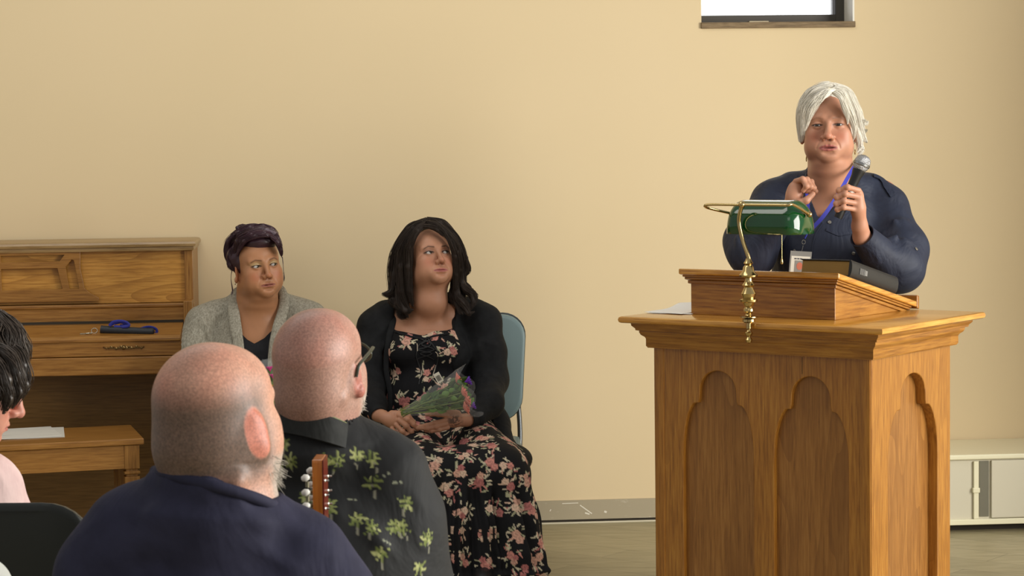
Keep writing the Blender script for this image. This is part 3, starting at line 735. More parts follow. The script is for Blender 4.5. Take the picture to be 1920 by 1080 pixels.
# ================================================================== STACKING CHAIRS
def vinyl(nm, c):
    mt = newmat(nm, c, .42); k = N(mt); k.bump(k.noise(k.coord(), 500, 2, .6), .15, .0006); return mt
M_teal = vinyl('teal_grey_vinyl', lin(126, 148, 150)); M_shell = newmat('dark_shell', lin(52, 62, 66), .45); M_leg = newmat('grey_steel', lin(120, 124, 126), .35, .8)
M_char = vinyl('charcoal_vinyl', lin(38, 42, 40)); M_char2 = newmat('charcoal_shell', lin(34, 38, 36), .5)
def chair(pad, shell):
    t = empty('stacking_chair', (0, 0, 0))
    def pad_mesh(name, hw, z0, z1, y0, th, mat, taper=.0, curve=.03, rr=.07):
        out_ = [(x, z) for x, z in rrect(-hw, hw, z0, z1, rr, 7)]; mb = MB(); rs = []
        for f_, ins in ((0, .014), (.12, .004), (.3, 0), (.7, 0), (.88, .004), (1, .014)):
            ring = []
            for x, z in out_:
                zc = (z0+z1)/2; tt = (z-z0)/(z1-z0); hwz = 1-taper*(1-tt)
                xx = x*hwz*(1-ins/hw); z2 = zc+(z-zc)*(1-ins/((z1-z0)/2))
                ring.append((xx, y0+th*(f_-.5)-curve*(xx/hw)**2+.10*(z2-z0), z2))
            rs.append(ring)
        mb.rings(rs); return mb.build(name, mat, t, smooth=60)
    pad_mesh('backrest', .247, .485, .885, .215, .035, pad, .10, .045, .09)
    pad_mesh('back_shell', .250, .480, .890, .238, .012, shell, .10, .045, .09)
    out_ = rrect(-.215, .215, -.225, .205, .05, 6); mb = MB()
    mb.rings([[(x*(1-i_), y*(1-i_), z) for x, y in out_] for z, i_ in ((.385, .03), (.392, 0), (.415, 0), (.425, .015), (.428, .06))]); mb.build('seat', pad, t, smooth=50)
    for s_ in (-1, 1):
        mb = MB(); mb.tube(spline([(s_*.215, .19, .36), (s_*.218, .215, .45), (s_*.212, .235, .56), (s_*.20, .255, .70)], 5), .014, 10, flat=.7); mb.build('back_post', M_leg, t, smooth=60)
        for y0_, y1_ in ((-.20, -.235), (.20, .25)):
            mb = MB(); mb.tube([(s_*.21, y1_, 0), (s_*.205, y0_, .385)], .0115, 10); mb.build('leg', M_leg, t, smooth=60)
    mb = MB(); mb.tube([(-.205, -.2, .375), (.205, -.2, .375), (.205, .2, .375), (-.205, .2, .375), (-.205, -.2, .375)], .010, 8); mb.build('seat_frame', M_leg, t, smooth=60)
    return t
ch = chair(M_teal, M_shell)
cp = W(868, 760, 8.24); ch.location = (cp[0], cp[1], 0); ch.rotation_euler = (0, 0, R(2))
tag(ch, 'teal grey vinyl stacking chair under the woman in the floral dress', 'chair', 'stacking chairs')
ch2 = copy_tree(ch); cp = W(474, 760, 8.02); ch2.location = (cp[0], cp[1], 0); tag(ch2, 'stacking chair under the woman in the grey cardigan, mostly hidden', 'chair', 'stacking chairs')
ch3 = chair(M_char, M_char2); cp = W(-90, 930, 4.13); ch3.location = (cp[0]+.02, cp[1]+.24, 0); ch3.rotation_euler = (0, 0, R(178))
tag(ch3, 'charcoal chair seen from behind at the lower left corner, under the pale pink top', 'chair', 'dark chairs in the audience')
ch4 = chair(vinyl('taupe_vinyl', lin(84, 78, 66)), newmat('taupe_shell', lin(92, 86, 74), .5)); cp = W(2205, 1060, 3.36); ch4.location = (cp[0], cp[1]+.24, 0); ch4.rotation_euler = (0, 0, R(180))
tag(ch4, 'taupe chair back just peeking into the lower right corner', 'chair', 'dark chairs in the audience')
# ================================================================== PEOPLE: heads, eyes, hair, hands
M_skin = vcol('skin', .46, .42, 900, .12, sss=.10)
M_eye = vcol('eye_surface', .08, .6)
def head(F, T, fold=1.0, smile=0.0, fat=.5, chin2=.5, nose=1.0, eye=1.0, mouth=0.0, jaw=1.0, lipf=1.0, ears=True, neck=True, masc=0):
    A = lambda *a, **k: F.ell(*a, T=T, **k)
    A((0, .014, .030), (.0745, .092, .079), k=.0)
    A((0, -.044, .030), (.060, .043, .054), k=.03)
    A((0, -.034, -.028), (.062, .050, .062), k=.03)
    A((0, -.026, -.070), (.050*jaw+.008*fat, .052, .042), k=.03)
    A((0, -.0735, -.094), (.023*jaw+.003*fat, .0175, .0175), k=.022)
    for s in (-1, 1):
        A((s*.043, -.056, -.024), (.021, .021, .017), k=.025)
        A((s*(.036+.004*fat), -.054+.002*fat, -.055), (.024+.007*fat, .023+.003*fat, .029), k=.028)
        A((s*(.040+.006*fat), -.012, -.068), (.022+.008*fat, .036, .032), k=.03)
    if chin2: A((0, -.022, -.112), (.042+.010*chin2, .042, .018+.010*chin2), k=.02)
    for s in (-1, 1):
        F.cone((s*.013, -.084, .020), (s*.046, -.070, .019), .0085+.0015*masc, .007, k=.014, T=T)
        A((s*.0315, -.102, .000), (.0175, .0155, .0125), k=.016, mode='s')
        A((s*.0315, -.0725, -.0005), (.0148, .0148, .0148), k=.006)
    F.cone((0, -.086, .010), (0, -.106, -.030), .0062, .0088*nose, k=.014, T=T)
    A((0, -.1075, -.035), (.0102*nose, .0105, .0095), k=.008)
    for s in (-1, 1):
        A((s*.0125*nose, -.0965, -.0385), (.0078*nose, .0105, .0075), k=.006)
        A((s*.0062*nose, -.1065, -.0465), (.0034, .0045, .0035), k=.003, mode='s')
    A((0, -.0735, -.068), (.036, .0185, .023), k=.022)
    mo = mouth
    for s in (-1, 1):
        F.chain([(s*.003, -.0942, -.0632), (s*.0065, -.0942, -.0622), (s*.015, -.0918, -.0640), (s*.0285, -.0840, -.0672+smile)], [.0028*lipf, .0031*lipf, .0027*lipf, .0018], k=.005, T=T)
        F.chain([(0, -.0938, -.0728-mo*.5), (s*.013, -.0912, -.0722-mo*.4), (s*.0280, -.0838, -.0680+smile)], [.0040*lipf, .0034*lipf, .0018], k=.005, T=T)
    A((0, -.1010, -.0677-mo*.22), (.0235, .014, .0010+mo*.35), k=.0025, mode='s')
    A((0, -.094, -.083-mo*.5), (.015, .006, .003), k=.010, mode='s')
    for s in (-1, 1):
        A((s*.0315, -.0885, -.0008), (.0138, .010, .0044*eye), k=.0022, mode='s')
    if ears:
        for s in (-1, 1):
            r = (s*0, 0, s*-28)
            Te = T@TM((s*.0755, .006, -.018), rz=s*24, rx=-8)
            F.ell((0, .004, .004), (.0065, .0165, .028), k=.006, T=Te)
            F.ell((s*.004, -.002, -.024), (.0055, .009, .011), k=.006, T=Te)
            F.ell((s*.0065, .002, .004), (.0045, .0105, .019), k=.004, mode='s', T=Te)
            F.ell((s*.002, .002, .006), (.0035, .005, .012), k=.005, T=Te)
    Ai = np.linalg.inv(T)
    LN = [([(.0155, -.038), (.025, -.049), (.0325, -.062), (.034, -.070)], .0030, .0016), 
          ([(.018, -.0095), (.030, -.0155), (.043, -.0105)], .0022, .0008), ([(.020, .0085), (.031, .0105), (.044, .0065)], .0017, .0008),
          ([(.0, -.079), (.012, -.081)], .004, .0009), ([(.048, .002), (.058, .006)], .0015, .0004), ([(.048, -.003), (.058, -.004)], .0015, .0004)]
    def gr(P):
        q = xf(Ai, P); u, z = np.abs(q[:, 0]), q[:, 2]; out = np.zeros(len(P)); fr = sstep(-.04, -.055, q[:, 1])
        for ln, w, h in LN:
            d = np.full(len(P), 1e9)
            for (x0, z0), (x1, z1) in zip(ln[:-1], ln[1:]):
                e0, e1 = x1-x0, z1-z0; t = np.clip(((u-x0)*e0+(z-z0)*e1)/(e0*e0+e1*e1), 0, 1); d = np.minimum(d, (u-x0-e0*t)**2+(z-z0-e1*t)**2)
            out += h*np.exp(-d/(w*w))
        return out*fr*fold
    F.disp(gr, .012)
    if neck:
        F.cone((0, .022, -.05), (0, .034, -.15), .052+.008*fat, .058+.008*fat, k=.03, T=T)
def face_color(P, T, skin, lips, brow=(.12,.08,.05), blush=.5, shadow=None, brow_z=.0, lash=(.05,.03,.03), under=.3, browon=1, mouth=0, eye=1.0):
    """skin colouring in head coordinates, mouth-slit and nostril shade painted in"""
    q = xf(np.linalg.inv(T), P); x, y, z = q[:, 0], q[:, 1], q[:, 2]; ax = np.abs(x)
    C = np.tile(np.asarray(skin, float), (len(P), 1))
    C *= (1+.05*wob(q, 14, 3, 3))[:, None]
    fr = y < -.03
    g = lambda cx, cz, rx, rz: np.exp(-(((ax-cx)/rx)**2+((z-cz)/rz)**2))*fr
    C = lerpc(C, np.array(skin)*np.array([1.02, .72, .70]), np.clip(g(.040, -.036, .020, .018)*blush, 0, 1))
    C = lerpc(C, np.array(skin)*np.array([1.0, .76, .74]), np.clip(g(0, -.036, .012, .012)*blush, 0, 1))
    C = lerpc(C, np.array(skin)*np.array([.80, .66, .64]), np.clip(g(.0315, -.014, .014, .006)*under, 0, 1))
    if shadow is not None: C = lerpc(C, shadow, np.clip(g(.033, .008, .016, .007)*1.1, 0, .8))
    lipc = -.0675-mouth*.2
    up = np.clip(1-((ax/.0280)**2), 0, 1)
    lm = sstep(1.2, .85, np.abs(z-(lipc-.0006))/((.0064+mouth*.45)*up**.7+.0003))*(y < -.076)*(ax < .0280)
    C = lerpc(C, lips, lm*.8)
    C = lerpc(C, (.10, .03, .03), np.exp(-((z-lipc)/(.0011+mouth*.2))**2)*sstep(.0265, .022, ax)*(y < -.08)*.7)  # dark line painted in for the shade of the mouth slit
    if browon:
        bz = .0175+brow_z+.0045*np.clip((ax-.014)/.02, 0, 1)-.010*np.clip((ax-.034)/.02, 0, 1)
        bm = np.exp(-((z-bz)/.0026)**2)*sstep(.011, .016, ax)*sstep(.053, .046, ax)*fr
        C = lerpc(C, brow, bm*.95*browon)
    e = ((ax-.0315)/.0142)**2+((z+.0008)/(.0058*max(eye, .5)))**2
    C = lerpc(C, lash, sstep(2.1, 1.1, e)*fr*np.where(z > -.001, .95, .5))
    C = lerpc(C, np.array([.12, .04, .035]), np.exp(-(((ax-.0062)/.0035)**2+((z+.0465)/.003)**2))*(y < -.09)*.8)  # nostril shade painted over the carved hollows
    er = np.exp(-((ax-.080)/.010)**2)*(np.abs(z+.018) < .035)*(y > -.025)*(y < .04)
    C = lerpc(C, np.array(skin)*np.array([1.0, .70, .66]), er*.4)
    return np.clip(C, 0, 1)
def eyes(T, gaze, iris=(.10,.07,.04)):
    """two eyeballs in head coordinates looking along gaze (x right, -y forward)"""
    out = []; gz = np.array(gaze, float); gz /= np.linalg.norm(gz)
    for s in (-1, 1):
        n, V, F = sphq((s*.0315, -.0725, -.0005), .0128, 44, 30)
        a = np.arccos(np.clip(n@gz, -1, 1)); C = np.tile([.50, .46, .43], (len(n), 1))
        C = lerpc(C, iris, sstep(.60, .54, a)); C = lerpc(C, (.01, .01, .01), sstep(.24, .19, a)); C = lerpc(C, np.array(iris)*.4, np.exp(-((a-.55)/.04)**2)*.7)
        out.append((xf(T, V), F, C, 1))
    return out
def quads_tube(paths, radii, cols, n=4):
    """many thin strands as one quad soup. paths: list of (K,3)"""
    Vs = []; Fs = []; Cs = []; off = 0; th = np.linspace(0, 2*PI, n, endpoint=False)
    for P, r, c in zip(paths, radii, cols):
        K = len(P); t = np.gradient(P, axis=0); t /= np.linalg.norm(t, axis=1)[:, None]+1e-9
        a = np.cross(t, [.3, .2, .93]); a /= np.linalg.norm(a, axis=1)[:, None]+1e-9; b = np.cross(t, a)
        V = P[:, None, :]+r[:, None, None]*(np.cos(th)[None, :, None]*a[:, None, :]+np.sin(th)[None, :, None]*b[:, None, :])
        Vs.append(V.reshape(-1, 3)); i = np.arange(K-1)[:, None]*n; j = np.arange(n)[None, :]; k2 = (j+1) % n
        Fs.append((np.stack([i+j, i+k2, i+n+k2, i+n+j], -1)).reshape(-1, 4)+off); off += K*n
        Cs.append(np.tile(c, (K*n, 1)))
    return np.concatenate(Vs), np.concatenate(Fs), np.concatenate(Cs)
def lock(pts, rad, n, col, seed=0, th=.0011, wave=0, wf=3, var=.25, samp=6, flat=(1, 1, 1), tipfan=1.0):
    """a bundle of n strands following pts with bundle radius rad per point"""
    rg = np.random.RandomState(seed); S = spline(pts, samp); u = np.linspace(0, len(pts)-1, len(S))
    Rr = np.interp(u, range(len(rad)), rad); paths = []; rr = []; cc = []; uu = np.linspace(0, 1, len(S))
    for i in range(n):
        d = rg.randn(3); d /= np.linalg.norm(d); d *= rg.rand()**.5*np.array(flat)
        d2 = d+rg.randn(3)*.25
        Q = S + Rr[:, None]*(d*(1-uu[:, None])+d2*uu[:, None]*tipfan)
        if wave: Q = Q + wave*np.stack([np.sin(uu*wf*2*PI+rg.rand()*.8+d[0]*1.5), np.cos(uu*wf*2*PI+d[1]*1.5)*.7, .3*np.sin(uu*wf*2*PI+1+d[2])], 1)*sstep(.05, .4, uu)[:, None]
        a = rg.rand()*.08; e = 1-rg.rand()*.14; m = (uu >= a) & (uu <= e)
        if m.sum() < 4: m[:] = True
        Q = Q[m]; w = uu[m]; w = (w-w[0])/(w[-1]-w[0])
        paths.append(Q); rr.append(th*(1-.75*w**2)*(.7+.6*rg.rand())); cc.append(np.clip(np.asarray(col)*(1+var*rg.randn()), 0, 1))
    return quads_tube(paths, rr, cc)
M_hair = {}
def hairmat(nm, rough=.38, spec=.5):
    if nm not in M_hair: M_hair[nm] = vcol(nm, rough, spec, 0)
    return M_hair[nm]
def stamp_view(V, Nn, px, py, maxd=6):
    X, Y = proj(V); d = np.hypot(X-px, Y-py); tocam = CAMP-V; tocam /= np.linalg.norm(tocam, axis=1)[:, None]
    ok = (d < maxd) & ((Nn*tocam).sum(1) > .15)
    if not ok.any(): return None
    I = np.nonzero(ok)[0]; return I[np.argmin(V[I][:, 1])]
def stamp(V, Nn, C, ci, motif, Rr, ang=0, up=(0, 0, 1)):
    """colour the vertices around surface point ci with a 2D motif laid in the tangent plane"""
    n = Nn[ci]; a = np.cross(up, n); 
    if np.linalg.norm(a) < .2: a = np.cross((0, 1, 0), n)
    a /= np.linalg.norm(a); b = np.cross(n, a); d = V-V[ci]; I = np.nonzero(((d*d).sum(1) < Rr*Rr) & ((Nn*n).sum(1) > .1))[0]
    if not len(I): return
    u = d[I]@a; v = d[I]@b; ca, sa = math.cos(ang), math.sin(ang); u, v = u*ca+v*sa, -u*sa+v*ca
    C[I] = motif(u, v, C[I])
def finger(F, pts, r, k=.006):
    F.chain(pts, [r*1.0, r*.98, r*.92, r*.80][:len(pts)], k=k)
    for p in pts[1:-1]: F.ell(p, r*1.04, k=k)
# ================================================================== THE SPEAKER
SKIN_S = lin(190, 137, 110)
def S(px, py, D=7.3): return W(px, py, D)
T = TM(S(1554, 237, 7.30), rx=-3, ry=-1, rz=-10, s=1.075)
lo = S(1430, 460, 7.05)+np.array([0, -.04, 0]); hi = S(1690, 140, 7.62)
F_ = Field((S(1450, 400)[0], 7.06, 1.24), (S(1660, 400)[0], 7.56, 1.72), .0022)
head(F_, T, fold=1.15, smile=.0025, fat=.6, chin2=.5, lipf=.78, nose=1.15, eye=.68, mouth=.006, jaw=1.1)
F_.cone(S(1557, 300, 7.36), S(1560, 380, 7.40), .066, .078, k=.04)
F_.ell(S(1558, 318, 7.29), (.054, .045, .024), k=.03)
F_.ell(S(1556, 410, 7.38), (.155, .095, .12), k=.05)
F_.ell(S(1520, 352, 7.41), (.06, .04, .035), k=.04); F_.ell(S(1598, 352, 7.41), (.06, .04, .035), k=.04)
V, F = F_.mesh(); V = smoothV(V, F, 1, .3)
C = face_color(V, T, SKIN_S, lin(170, 92, 90), brow=lin(120, 84, 62), blush=.7, under=.5, browon=.45, mouth=.006, eye=.68, lash=lin(62, 38, 30))
parts = [(V, F, C, 0)] + eyes(T, (.0, -1, -.12), lin(52, 48, 42))
# hands
Dh = 7.00
pp = lambda px, py, d=0: W(px, py, Dh+d)
F_ = Field(pp(1545, 505)-np.array([0, .08, 0]), pp(1660, 330)+np.array([0, .30, 0]), .0017)
# hand gripping the microphone: back of the hand to the right, fingers folded over it
F_.ell(pp(1608, 378, .022), (.019, .022, .040), k=.01, rot=(0, 10, 20))
F_.cone(pp(1610, 392, .024), pp(1612, 425, .05), .023, .0215, k=.02); F_.cone(pp(1612, 425, .05), pp(1622, 458, .09), .0225, .027, k=.02)
F_.cone(pp(1615, 445, .07), pp(1648, 484, .14), .025, .030, k=.02)
for i, (ky, a_, b_, c_) in enumerate(((357, (1589, 351), (1573, 357), (1571, 365)), (369, (1585, 364), (1569, 370), (1567, 377)), (382, (1583, 377), (1568, 382), (1568, 388)), (394, (1582, 389), (1570, 393), (1571, 398)))):
    r_ = (.0088, .0092, .0088, .0078)[i]
    finger(F_, [pp(1610, ky, .012), pp(a_[0], a_[1], -.012), pp(b_[0], b_[1], .002), pp(c_[0]+3, c_[1], .020)], r_, .0045)
F_.chain([pp(1604, 392, .035), pp(1592, 372, .045), pp(1584, 352, .040)], [.013, .011, .009], k=.01)
V, F = F_.mesh(); Ch = np.tile(SKIN_S, (len(V), 1))*(1+.06*wob(V, 12, 9, 2))[:, None]; parts.append((V, F, Ch, 0))
# loosely curled hand held in front of the chest, palm side to the viewer
pq = lambda px, py, d=0: W(px, py, 7.04+d)
F_ = Field(pq(1440, 440)-np.array([0, .07, 0]), pq(1545, 315)+np.array([0, .30, 0]), .0017)
F_.ell(pq(1491, 358, .012), (.026, .017, .033), k=.01, rot=(0, 12, 0))
F_.cone(pq(1488, 372, .015), pq(1476, 398, .05), .024, .023, k=.02); F_.cone(pq(1476, 398, .05), pq(1455, 425, .10), .024, .032, k=.02)
for i, (a_, b_, c_, d_) in enumerate((((1492, 340, .008), (1505, 336, -.012), (1512, 349, -.022), (1506, 358, -.014)), ((1497, 342, .016), (1513, 337, -.002), (1520, 350, -.012), (1513, 359, -.004)),
      ((1501, 345, .024), (1521, 341, .010), (1526, 353, .000), (1519, 361, .006)), ((1500, 350, .032), (1524, 349, .022), (1529, 359, .014), (1523, 365, .016)))):
    finger(F_, [pq(*a_), pq(*b_), pq(*c_), pq(*d_)], (.0088, .0090, .0086, .0076)[i], .004)
F_.chain([pq(1489, 376, 0), pq(1499, 381, -.016), pq(1512, 376, -.022), pq(1524, 364, -.018)], [.0145, .0125, .0105, .0085], k=.008)
V, F = F_.mesh(); Ch = np.tile(SKIN_S, (len(V), 1))*(1+.06*wob(V, 12, 9, 2))[:, None]; parts.append((V, F, Ch, 0))
# arms, trunk and legs under the clothes
F_ = Field((S(1380, 500)[0]-.08, 7.0, 0), (S(1720, 500)[0]+.08, 7.75, 1.46), .012)
F_.ell(S(1557, 450, 7.40), (.14, .08, .13), k=.05); F_.ell(S(1560, 560, 7.38), (.185, .125, .2), k=.06)
hip = S(1560, 640, 7.42)
for s in (-1, 1): F_.chain([hip+[s*.09, 0, 0], [hip[0]+s*.10, 7.40, .48], [hip[0]+s*.11, 7.43, .09]], [.10, .07, .05], k=.04); F_.ell((hip[0]+s*.115, 7.37, .05), (.045, .12, .045), k=.03)
F_.chain([S(1465, 362, 7.42), S(1408, 462, 7.26), pq(1458, 420, .10)], [.05, .045, .033], k=.03)
F_.chain([S(1655, 365, 7.42), S(1698, 500, 7.26), pp(1650, 492, .15)], [.05, .045, .033], k=.03)
V, F = F_.mesh(); parts.append((V, F, np.tile(SKIN_S, (len(V), 1)), 0))
V, F, C, Mi = joinq(parts)
root0 = W(1556, 1200, 7.38); root0[2] = 0
sp = qmesh('person', V-root0, F, [M_skin, M_eye], None, C, Mi); sp.location = root0
tag(sp, 'white haired person in navy shirt speaking into a microphone behind the lectern', 'person')
# --- shirt
def folds(P, specs):
    """ridges and valleys along given lines"""
    out = np.zeros(len(P))
    for a, b, w, h in specs:
        a = np.array(a); b = np.array(b); ba = b-a; t = np.clip((P-a)@ba/(ba@ba), 0, 1); d = np.linalg.norm(P-a-t[:, None]*ba, axis=1)
        out -= h*np.exp(-(d/w)**2)*np.sin(PI*np.clip(t*.9+.08, 0, 1))
    return out
F_ = Field((S(1345, 500)[0]-.02, 6.98, 1.0), (S(1750, 500)[0]+.02, 7.68, 1.475), .0042)
F_.ell(S(1557, 430, 7.40), (.195, .135, .17), k=.0); F_.ell(S(1556, 470, 7.34), (.17, .12, .12), k=.06)
F_.ell(S(1560, 560, 7.37), (.215, .165, .22), k=.06)
F_.ell(S(1560, 355, 7.42), (.17, .085, .065), k=.05)
F_.cone(S(1557, 322, 7.38), S(1557, 350, 7.40), .074, .10, k=.03)
F_.chain([S(1484, 356, 7.43), S(1448, 378, 7.40), S(1403, 452, 7.27), S(1410, 474, 7.22), pq(1456, 424, .11)], [.058, .066, .077, .074, .043], k=.035)
F_.chain([S(1632, 360, 7.43), S(1660, 388, 7.40), S(1690, 470, 7.28), S(1684, 500, 7.22), pp(1644, 474, .13)], [.058, .068, .081, .080, .047], k=.035)
vneck = [S(1517, 296)[[0, 2]], S(1512, 330)[[0, 2]], S(1518, 360)[[0, 2]], S(1530, 405)[[0, 2]], S(1537, 408)[[0, 2]], S(1560, 388)[[0, 2]], S(1590, 352)[[0, 2]], S(1603, 325)[[0, 2]], S(1603, 296)[[0, 2]]]
F_.prism(vneck, 7.0, 7.375, k=.004)
fs = []
rg = np.random.RandomState(5)
for a_, b_, w_, h_ in (((1700, 420), (1640, 480), .012, .010), ((1712, 450), (1655, 500), .012, .011), ((1718, 480), (1665, 520), .010, .010), ((1690, 400), (1705, 500), .014, .008), ((1660, 365), (1690, 450), .010, .007),
                       ((1500, 440), (1620, 455), .012, .006), ((1520, 470), (1640, 480), .010, .006), ((1390, 400), (1420, 470), .012, .008), ((1375, 430), (1400, 490), .010, .008), ((1620, 400), (1660, 440), .01, .006), ((1640, 505), (1700, 530), .01, .009)):
    for D_ in (7.18, 7.26): fs.append((S(a_[0], a_[1], D_), S(b_[0], b_[1], D_-.02), w_*1.15, h_*1.7))
F_.disp(lambda P: folds(P, fs)+.0035*wob(P, 3.2, 21, 3, (1, 1, .7)))
V, F = F_.mesh()
M_navy = cloth('navy_shirt_fabric', lin(30, 36, 54), lin(38, 45, 64), 9, .62, fine=1300, bump=.15, wr=1.0)
M_navy.node_tree.nodes['Principled BSDF'].inputs['Specular IOR Level'].default_value = .4
sh = qmesh('shirt', V-root0, F, M_navy, sp)
def surf_at(V, Nn, px, py, off=.002):
    i = stamp_view(V, Nn, px, py, 7); return (V[i]+Nn[i]*off, Nn[i]) if i is not None else (None, None)
Nn = vnormals(V, F)
def strip_on(V, Nn, pts, w, off, th, name, mat, parent, root, sub=10):
    """a cloth or webbing strip laid along photo points on a garment's surface"""
    c = []; n_ = []
    P2 = spline([(a, b, 0) for a, b in pts], sub)[:, :2]
    for a, b in P2:
        p, n = surf_at(V, Nn, a, b, off)
        if p is not None: c.append(p); n_.append(n)
    c = np.array(c); n_ = np.array(n_)
    for _ in range(3): c[1:-1] = (c[:-2]+c[1:-1]*2+c[2:])/4; n_[1:-1] = (n_[:-2]+n_[1:-1]+n_[2:]); n_ /= np.linalg.norm(n_, axis=1)[:, None]
    t = np.gradient(c, axis=0); t /= np.linalg.norm(t, axis=1)[:, None]; s_ = np.cross(n_, t); s_ /= np.linalg.norm(s_, axis=1)[:, None]
    rs = [[c[i]-s_[i]*w/2, c[i]+s_[i]*w/2, c[i]+s_[i]*w/2+n_[i]*th, c[i]-s_[i]*w/2+n_[i]*th] for i in range(len(c))]
    mb = MB(); mb.rings([np.array(r)-root for r in rs]); return mb.build(name, mat, parent, smooth=40)
def cuff(a, b, ra, rb, name, mat, parent, root, th=.003):
    ax_ = b-a; L_ = np.linalg.norm(ax_); q_ = np.array(Matrix.Translation(Vector(a-root)) @ Vector(ax_).to_track_quat('Z', 'Y').to_matrix().to_4x4())
    mb = MB(); mb.lathe([(ra-th, L_*.5), (ra-th, .002), (ra-.001, 0), (ra+.001, .001), (ra+.0012, L_*.12), (ra*.4+rb*.6, L_*.6), (rb, L_*.97), (rb-th*2, L_)], 36, q_, 0)
    return mb.build(name, mat, parent, smooth=50)
cuff(pp(1616, 441, .070), pp(1645, 474, .125), .0415, .056, 'cuff', M_navy, sh, root0)
cuff(pq(1478, 394, .045), pq(1456, 420, .095), .0320, .046, 'cuff', M_navy, sh, root0)
M_btn = newmat('pewter_button', lin(150, 146, 136), .3, .7)
strip_on(V, Nn, [(1540, 412), (1524, 440), (1514, 500)], .004, .0005, .0015, 'placket_edge', M_navy, sh, root0)
for pts in ([(1452, 316), (1478, 313), (1505, 309)], [(1640, 324), (1655, 331), (1668, 350), (1676, 362)]):
    try: strip_on(V, Nn, pts, .022, .0025, .0025, 'epaulette', M_navy, sh, root0)
    except Exception as ex: print('epaulette', ex)
try: strip_on(V, Nn, [(1548, 424), (1575, 434), (1600, 430)], .010, .0005, .002, 'pocket_flap', M_navy, sh, root0)
except Exception as ex: print(ex)
for px, py in ((1502, 430), (1553, 411), (1483, 470), (1486, 314), (1646, 327), (1722, 462), (1606, 473)):
    p, n = surf_at(V, Nn, px, py, .001)
    if p is None: print('no button', px, py); continue
    q = Vector(n).to_track_quat('Z', 'Y').to_matrix().to_4x4(); M_ = np.array(Matrix.Translation(Vector(p-root0)) @ q)
    mb = MB(); mb.lathe([(.0001, 0), (.0055, 0), (.0058, .0018), (.004, .0024), (.0001, .0024)], 14, M_); mb.build('button', M_btn, sh, smooth=40)
# collar: two standing flaps either side of the opening
def collar(path, hgt, name, mat, parent, root, outw, th=.003):
    c = spline(path, 8); n = len(c); rs = []
    ctr = np.array(outw)
    for i in range(n):
        o_ = c[i]-ctr; o_[2] = 0; o_ /= np.linalg.norm(o_)+1e-9; h_ = np.interp(i/(n-1), [0, .2, .8, 1], hgt)
        a = c[i]; b = c[i]+np.array([0, 0, -h_])+o_*h_*.55
        rs.append([a-o_*th, a+o_*th, b+o_*th, b-o_*th])
    mb = MB(); mb.rings([np.array(r)-root for r in rs]); return mb.build(name, mat, parent, smooth=50)
ctr = S(1558, 330, 7.40)
collar([S(1514, 318, 7.40), S(1512, 330, 7.335), S(1514, 345, 7.29), S(1522, 372, 7.235)], (.022, .028, .034, .02), 'collar', M_navy, sh, root0, ctr)
collar([S(1606, 316, 7.40), S(1604, 328, 7.335), S(1596, 345, 7.29), S(1578, 374, 7.235)], (.022, .028, .034, .02), 'collar', M_navy, sh, root0, ctr)
F_ = Field((hip[0]-.30, 7.1, .06), (hip[0]+.30, 7.75, 1.1), .010)
F_.ell(hip+[0, 0, .02], (.20, .15, .17), k=.0)
for s in (-1, 1): F_.chain([hip+[s*.09, 0, -.05], [hip[0]+s*.10, 7.40, .48], [hip[0]+s*.11, 7.43, .10]], [.125, .095, .085], k=.04)
V, F = F_.mesh(); qmesh('trousers', V-root0, F, cloth('black_trousers', lin(28, 28, 32), lin(36, 36, 40), 20), sp)
for s in (-1, 1):
    F_ = Field((hip[0]+s*.115-.07, 7.2, 0), (hip[0]+s*.115+.07, 7.55, .13), .005); F_.ell((hip[0]+s*.115, 7.37, .045), (.048, .13, .05), k=0); F_.box((hip[0]+s*.115, 7.37, .01), (.045, .125, .01), .008, k=.01)
    V, F = F_.mesh(); qmesh('shoe', V-root0, F, newmat('black_shoe', lin(24, 24, 26), .4), sp)
# --- hair: short white layers swept from a side part
HC = lin(238, 233, 220)
F_ = Field(xf(T, [(-.13, -.14, -.10)])[0]-[.0, .02, .02], xf(T, [(.13, .13, .15)])[0]+[.02, .02, .02], .0028)
F_.ell((0, .016, .034), (.081, .098, .083), k=0, T=T)
F_.ell((.03, .03, -.01), (.062, .075, .062), k=.03, T=T); F_.ell((-.03, .03, -.01), (.058, .07, .06), k=.03, T=T)
F_.ell((0, -.075, -.030), (.072, .075, .083), k=.012, mode='s', T=T)
F_.ell((.006, -.10, .030), (.036, .05, .046), k=.01, mode='s', T=T)
F_.ell((0, -.02, -.085), (.09, .09, .05), k=.01, mode='s', T=T)
F_.disp(lambda P: .0025*wob(P, 9, 4, 3, (1.6, 1, .5)))
V, F = F_.mesh(); hp = [(V, F, np.tile(np.array(HC)*.92, (len(V), 1)), 0)]
h = lambda px, py, d=7.3: W(px, py, d)
